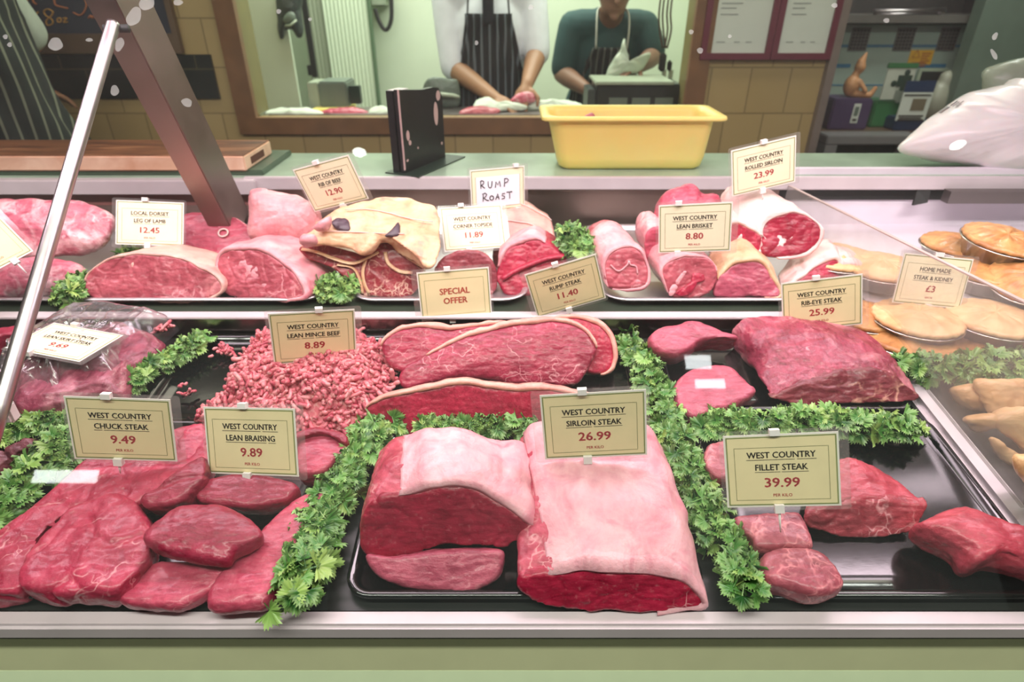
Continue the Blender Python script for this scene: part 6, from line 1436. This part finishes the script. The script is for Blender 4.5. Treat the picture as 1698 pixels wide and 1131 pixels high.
l, r_ = vert(1458, 165, 2.835), vert(1504, 165, 2.835); tpz = vert(1480, 113, 2.835).z
box('poster_board', l.x, r_.x, 2.832, 2.838, l.z, tpz, plain('poster_white', lin(176, 180, 166), .5), e, .001); box('poster_top', l.x-.004, r_.x+.004, 2.829, 2.842, tpz, tpz+.02, plain('green_plastic', lin(48, 104, 60), .4), e, .002)
jc = V(((l.x+r_.x)/2+.022, 2.8305, (l.z+tpz)/2-.004)); jz = MB()
for dx, dz_, s, dark in ((0, .016, .030, 1),):
    jz.box(jc.x+dx-s, jc.x+dx+s, 2.8300, 2.8318, jc.z+dz_-s*.8, jc.z+dz_+s*.8)
for dx, dz_ in ((.004, .050), (-.042, .006), (.0, -.018)): ell(jz, (jc.x+dx, 2.831, jc.z+dz_), .013, .0012, .013, None, 8)
jz.build('jigsaw_symbol', plain('jigsaw_green', lin(30, 52, 40), .5), e); ho = MB()
ho.box(jc.x-.025, jc.x+.025, 2.8300, 2.8318, jc.z-.058, jc.z-.020); ell(ho, (jc.x-.002, 2.831, jc.z-.062), .012, .0012, .012, None, 8)
ho.build('jigsaw_half', plain('jigsaw_grey', lin(120, 128, 116), .5), e)
e, x0, x1, z1 = sbox('donation_box', 1482, 1536, 196, 211, 2.76, .12, plain('blue_plastic', lin(36, 52, 84), .4), 'blue collecting tin with a blue and white notice on it', 'collecting box')
l, r_ = vert(1484, 200, 2.757), vert(1532, 200, 2.757); zt3 = vert(1510, 134, 2.757).z; zm = vert(1510, 153, 2.757).z
box('notice', l.x, r_.x, 2.754, 2.759, l.z, zm, M_cert, e); box('notice_head', l.x, r_.x, 2.754, 2.759, zm, zt3, plain('blue_plastic', lin(36, 52, 84), .4), e)
nt_ = MB()
for k, (a_, b_, h_) in enumerate(((.05, .95, .93), (.05, .9, .20), (.08, .85, .12), (.05, .95, .05))): w__ = r_.x-l.x; hh_ = zm-l.z; nt_.box(l.x+w__*a_, l.x+w__*b_, 2.7525, 2.754, l.z+hh_*h_-.006, l.z+hh_*h_)
nt_.build('notice_print', M_ink, e); w__ = r_.x-l.x
box('notice_picture', l.x+w__*.38, l.x+w__*.85, 2.7525, 2.754, l.z+(zm-l.z)*.36, l.z+(zm-l.z)*.78, plain('notice_picture_brown', lin(110, 100, 80), .5), e)
# dark framed window of the cabinet with a white machine in it
a, b = vert(1500, 205, 3.06), vert(1578, 114, 3.06)
dv = empty('dark_display', ((a.x+b.x)/2, 3.07, zs), 'dark framed panel with a pale jug in front, behind the charity boxes', 'panel')
box('frame', a.x, b.x, 3.07, 3.085, zs, b.z, M_lg, dv, .003); box('dark_face', a.x+.012, b.x-.012, 3.066, 3.069, zs+.012, b.z-.012, M_black, dv)
jg = empty('pale_jug', vert(1548, 200, 2.95), 'pale jug shaped machine in front of the dark panel', 'machine')
jb = vert(1545, 190, 2.98); mbj = MB(); ell(mbj, (jb.x, 2.98, zs+.09), .055, .05, .09, None, 12); capsule(mbj, (jb.x+.01, 2.98, zs+.12), .032, (jb.x+.012, 2.98, zs+.19), .030); capsule(mbj, (jb.x+.02, 2.98, zs+.20), .018, (jb.x+.06, 2.97, zs+.235), .014)
fuse('jug', mbj, .006, plain('pale_jug_plastic', lin(150, 150, 134), .4), jg, 3)
# grey till under the shelf
a, b = vert(1366, 253, 2.62), vert(1530, 226, 2.62)
tl_ = empty('grey_till', ((a.x+b.x)/2, 2.7, 0), 'grey metal unit with a dark slot under the wooden shelf', 'till')
box('top', a.x, b.x, 2.62, 2.73, b.z-.035, b.z, plain('grey_till_metal', lin(112, 110, 110), .45), tl_, .004); box('side', a.x, a.x+.05, 2.62, 2.73, 0, b.z-.036, plain('grey_till_metal', lin(112, 110, 110), .45), tl_); box('side', b.x-.05, b.x, 2.62, 2.73, 0, b.z-.036, plain('grey_till_metal', lin(112, 110, 110), .45), tl_)
box('slot', a.x+.05, b.x-.05, 2.70, 2.73, 0, b.z-.036, M_black, tl_)
# dark upright at the right of the alcove
xq = vert(1640, 60, 2.9).x
up_ = box('trim_5', pr_+.02, pr_+.30, 2.98, 3.28, 0, 2.6, plain('dark_upright', lin(52, 46, 48), .6)); struct(up_)
struct(box('trim_6', vert(1672, 60, 2.7).x, 2.95, 2.90, 2.97, 0, 2.6, plain('dim_green_panel', lin(96, 112, 100), .5)))

# ================================================================== ceiling lamps of the shop (they mirror in the slanted glass)
def mirror_lamp(px, py, dist, size, col, s, label, name='ceiling_lamp', sy=None):
    d = ray(px, py).normalized(); tt = (gb-CAM).dot(gn)/d.dot(gn); h = CAM+d*tt; r_ = d-gn*(2*d.dot(gn)); c = h+r_*dist
    return c
M_lamp = emit('lamp_glow', (.92, 1.0, .93, 1), 26.0)
for i, (px, py, lab_) in enumerate(((596, 252, 'ceiling spot lamp over the left of the shop floor'), (1588, 240, 'ceiling spot lamp over the right of the shop floor'))):
    d = ray(px, py).normalized(); tt = (gb-CAM).dot(gn)/d.dot(gn); h = CAM+d*tt; r_ = d-gn*(2*d.dot(gn)); c = h+r_*((2.735-h.z)/r_.z)
    e = empty('ceiling_lamp', c, lab_, 'ceiling lamp', 'ceiling lamps'); tube('housing', [c+V((0, 0, .0)), c+V((0, 0, .015))], .05, M_white, e, 24); tube('lamp_disc', [c-V((0, 0, .003)), c-V((0, 0, .001))], .030, M_lamp, e, 24)
M_strip = emit('added_strip_glow', (.95, 1.0, 1.0, 1), 16.0)  # added glowing strips, unseen except as bright streaks in the front glass
for px, py, wpx, hpx, lab_ in ((1158, 600, 40, 22, 'upper added strip lamp on the right, mirrored as a streak'), (1178, 636, 46, 14, 'lower added strip lamp on the right, mirrored as a streak'), (108, 790, 84, 16, 'added strip lamp in place of a brighter window pane, far left')):
    d = ray(px, py); tt = (gb-CAM).dot(gn)/d.dot(gn); h = CAM+d*tt; d = d.normalized(); r_ = d-gn*(2*d.dot(gn)); k = (-2.45-h.y)/r_.y; c = h+r_*k; L = ((h-CAM).length+k)/F
    e = empty('added_strip_lamp', c, lab_, 'lamp', 'added strip lamps at the shop front'); box('housing', c.x-wpx*L/2-.01, c.x+wpx*L/2+.01, -2.49, -2.46, c.z-hpx*L/2-.01, c.z+hpx*L/2+.01, M_white, e)
    box('lamp_face', c.x-wpx*L/2, c.x+wpx*L/2, -2.459, -2.45, c.z-hpx*L/2, c.z+hpx*L/2, M_strip, e)
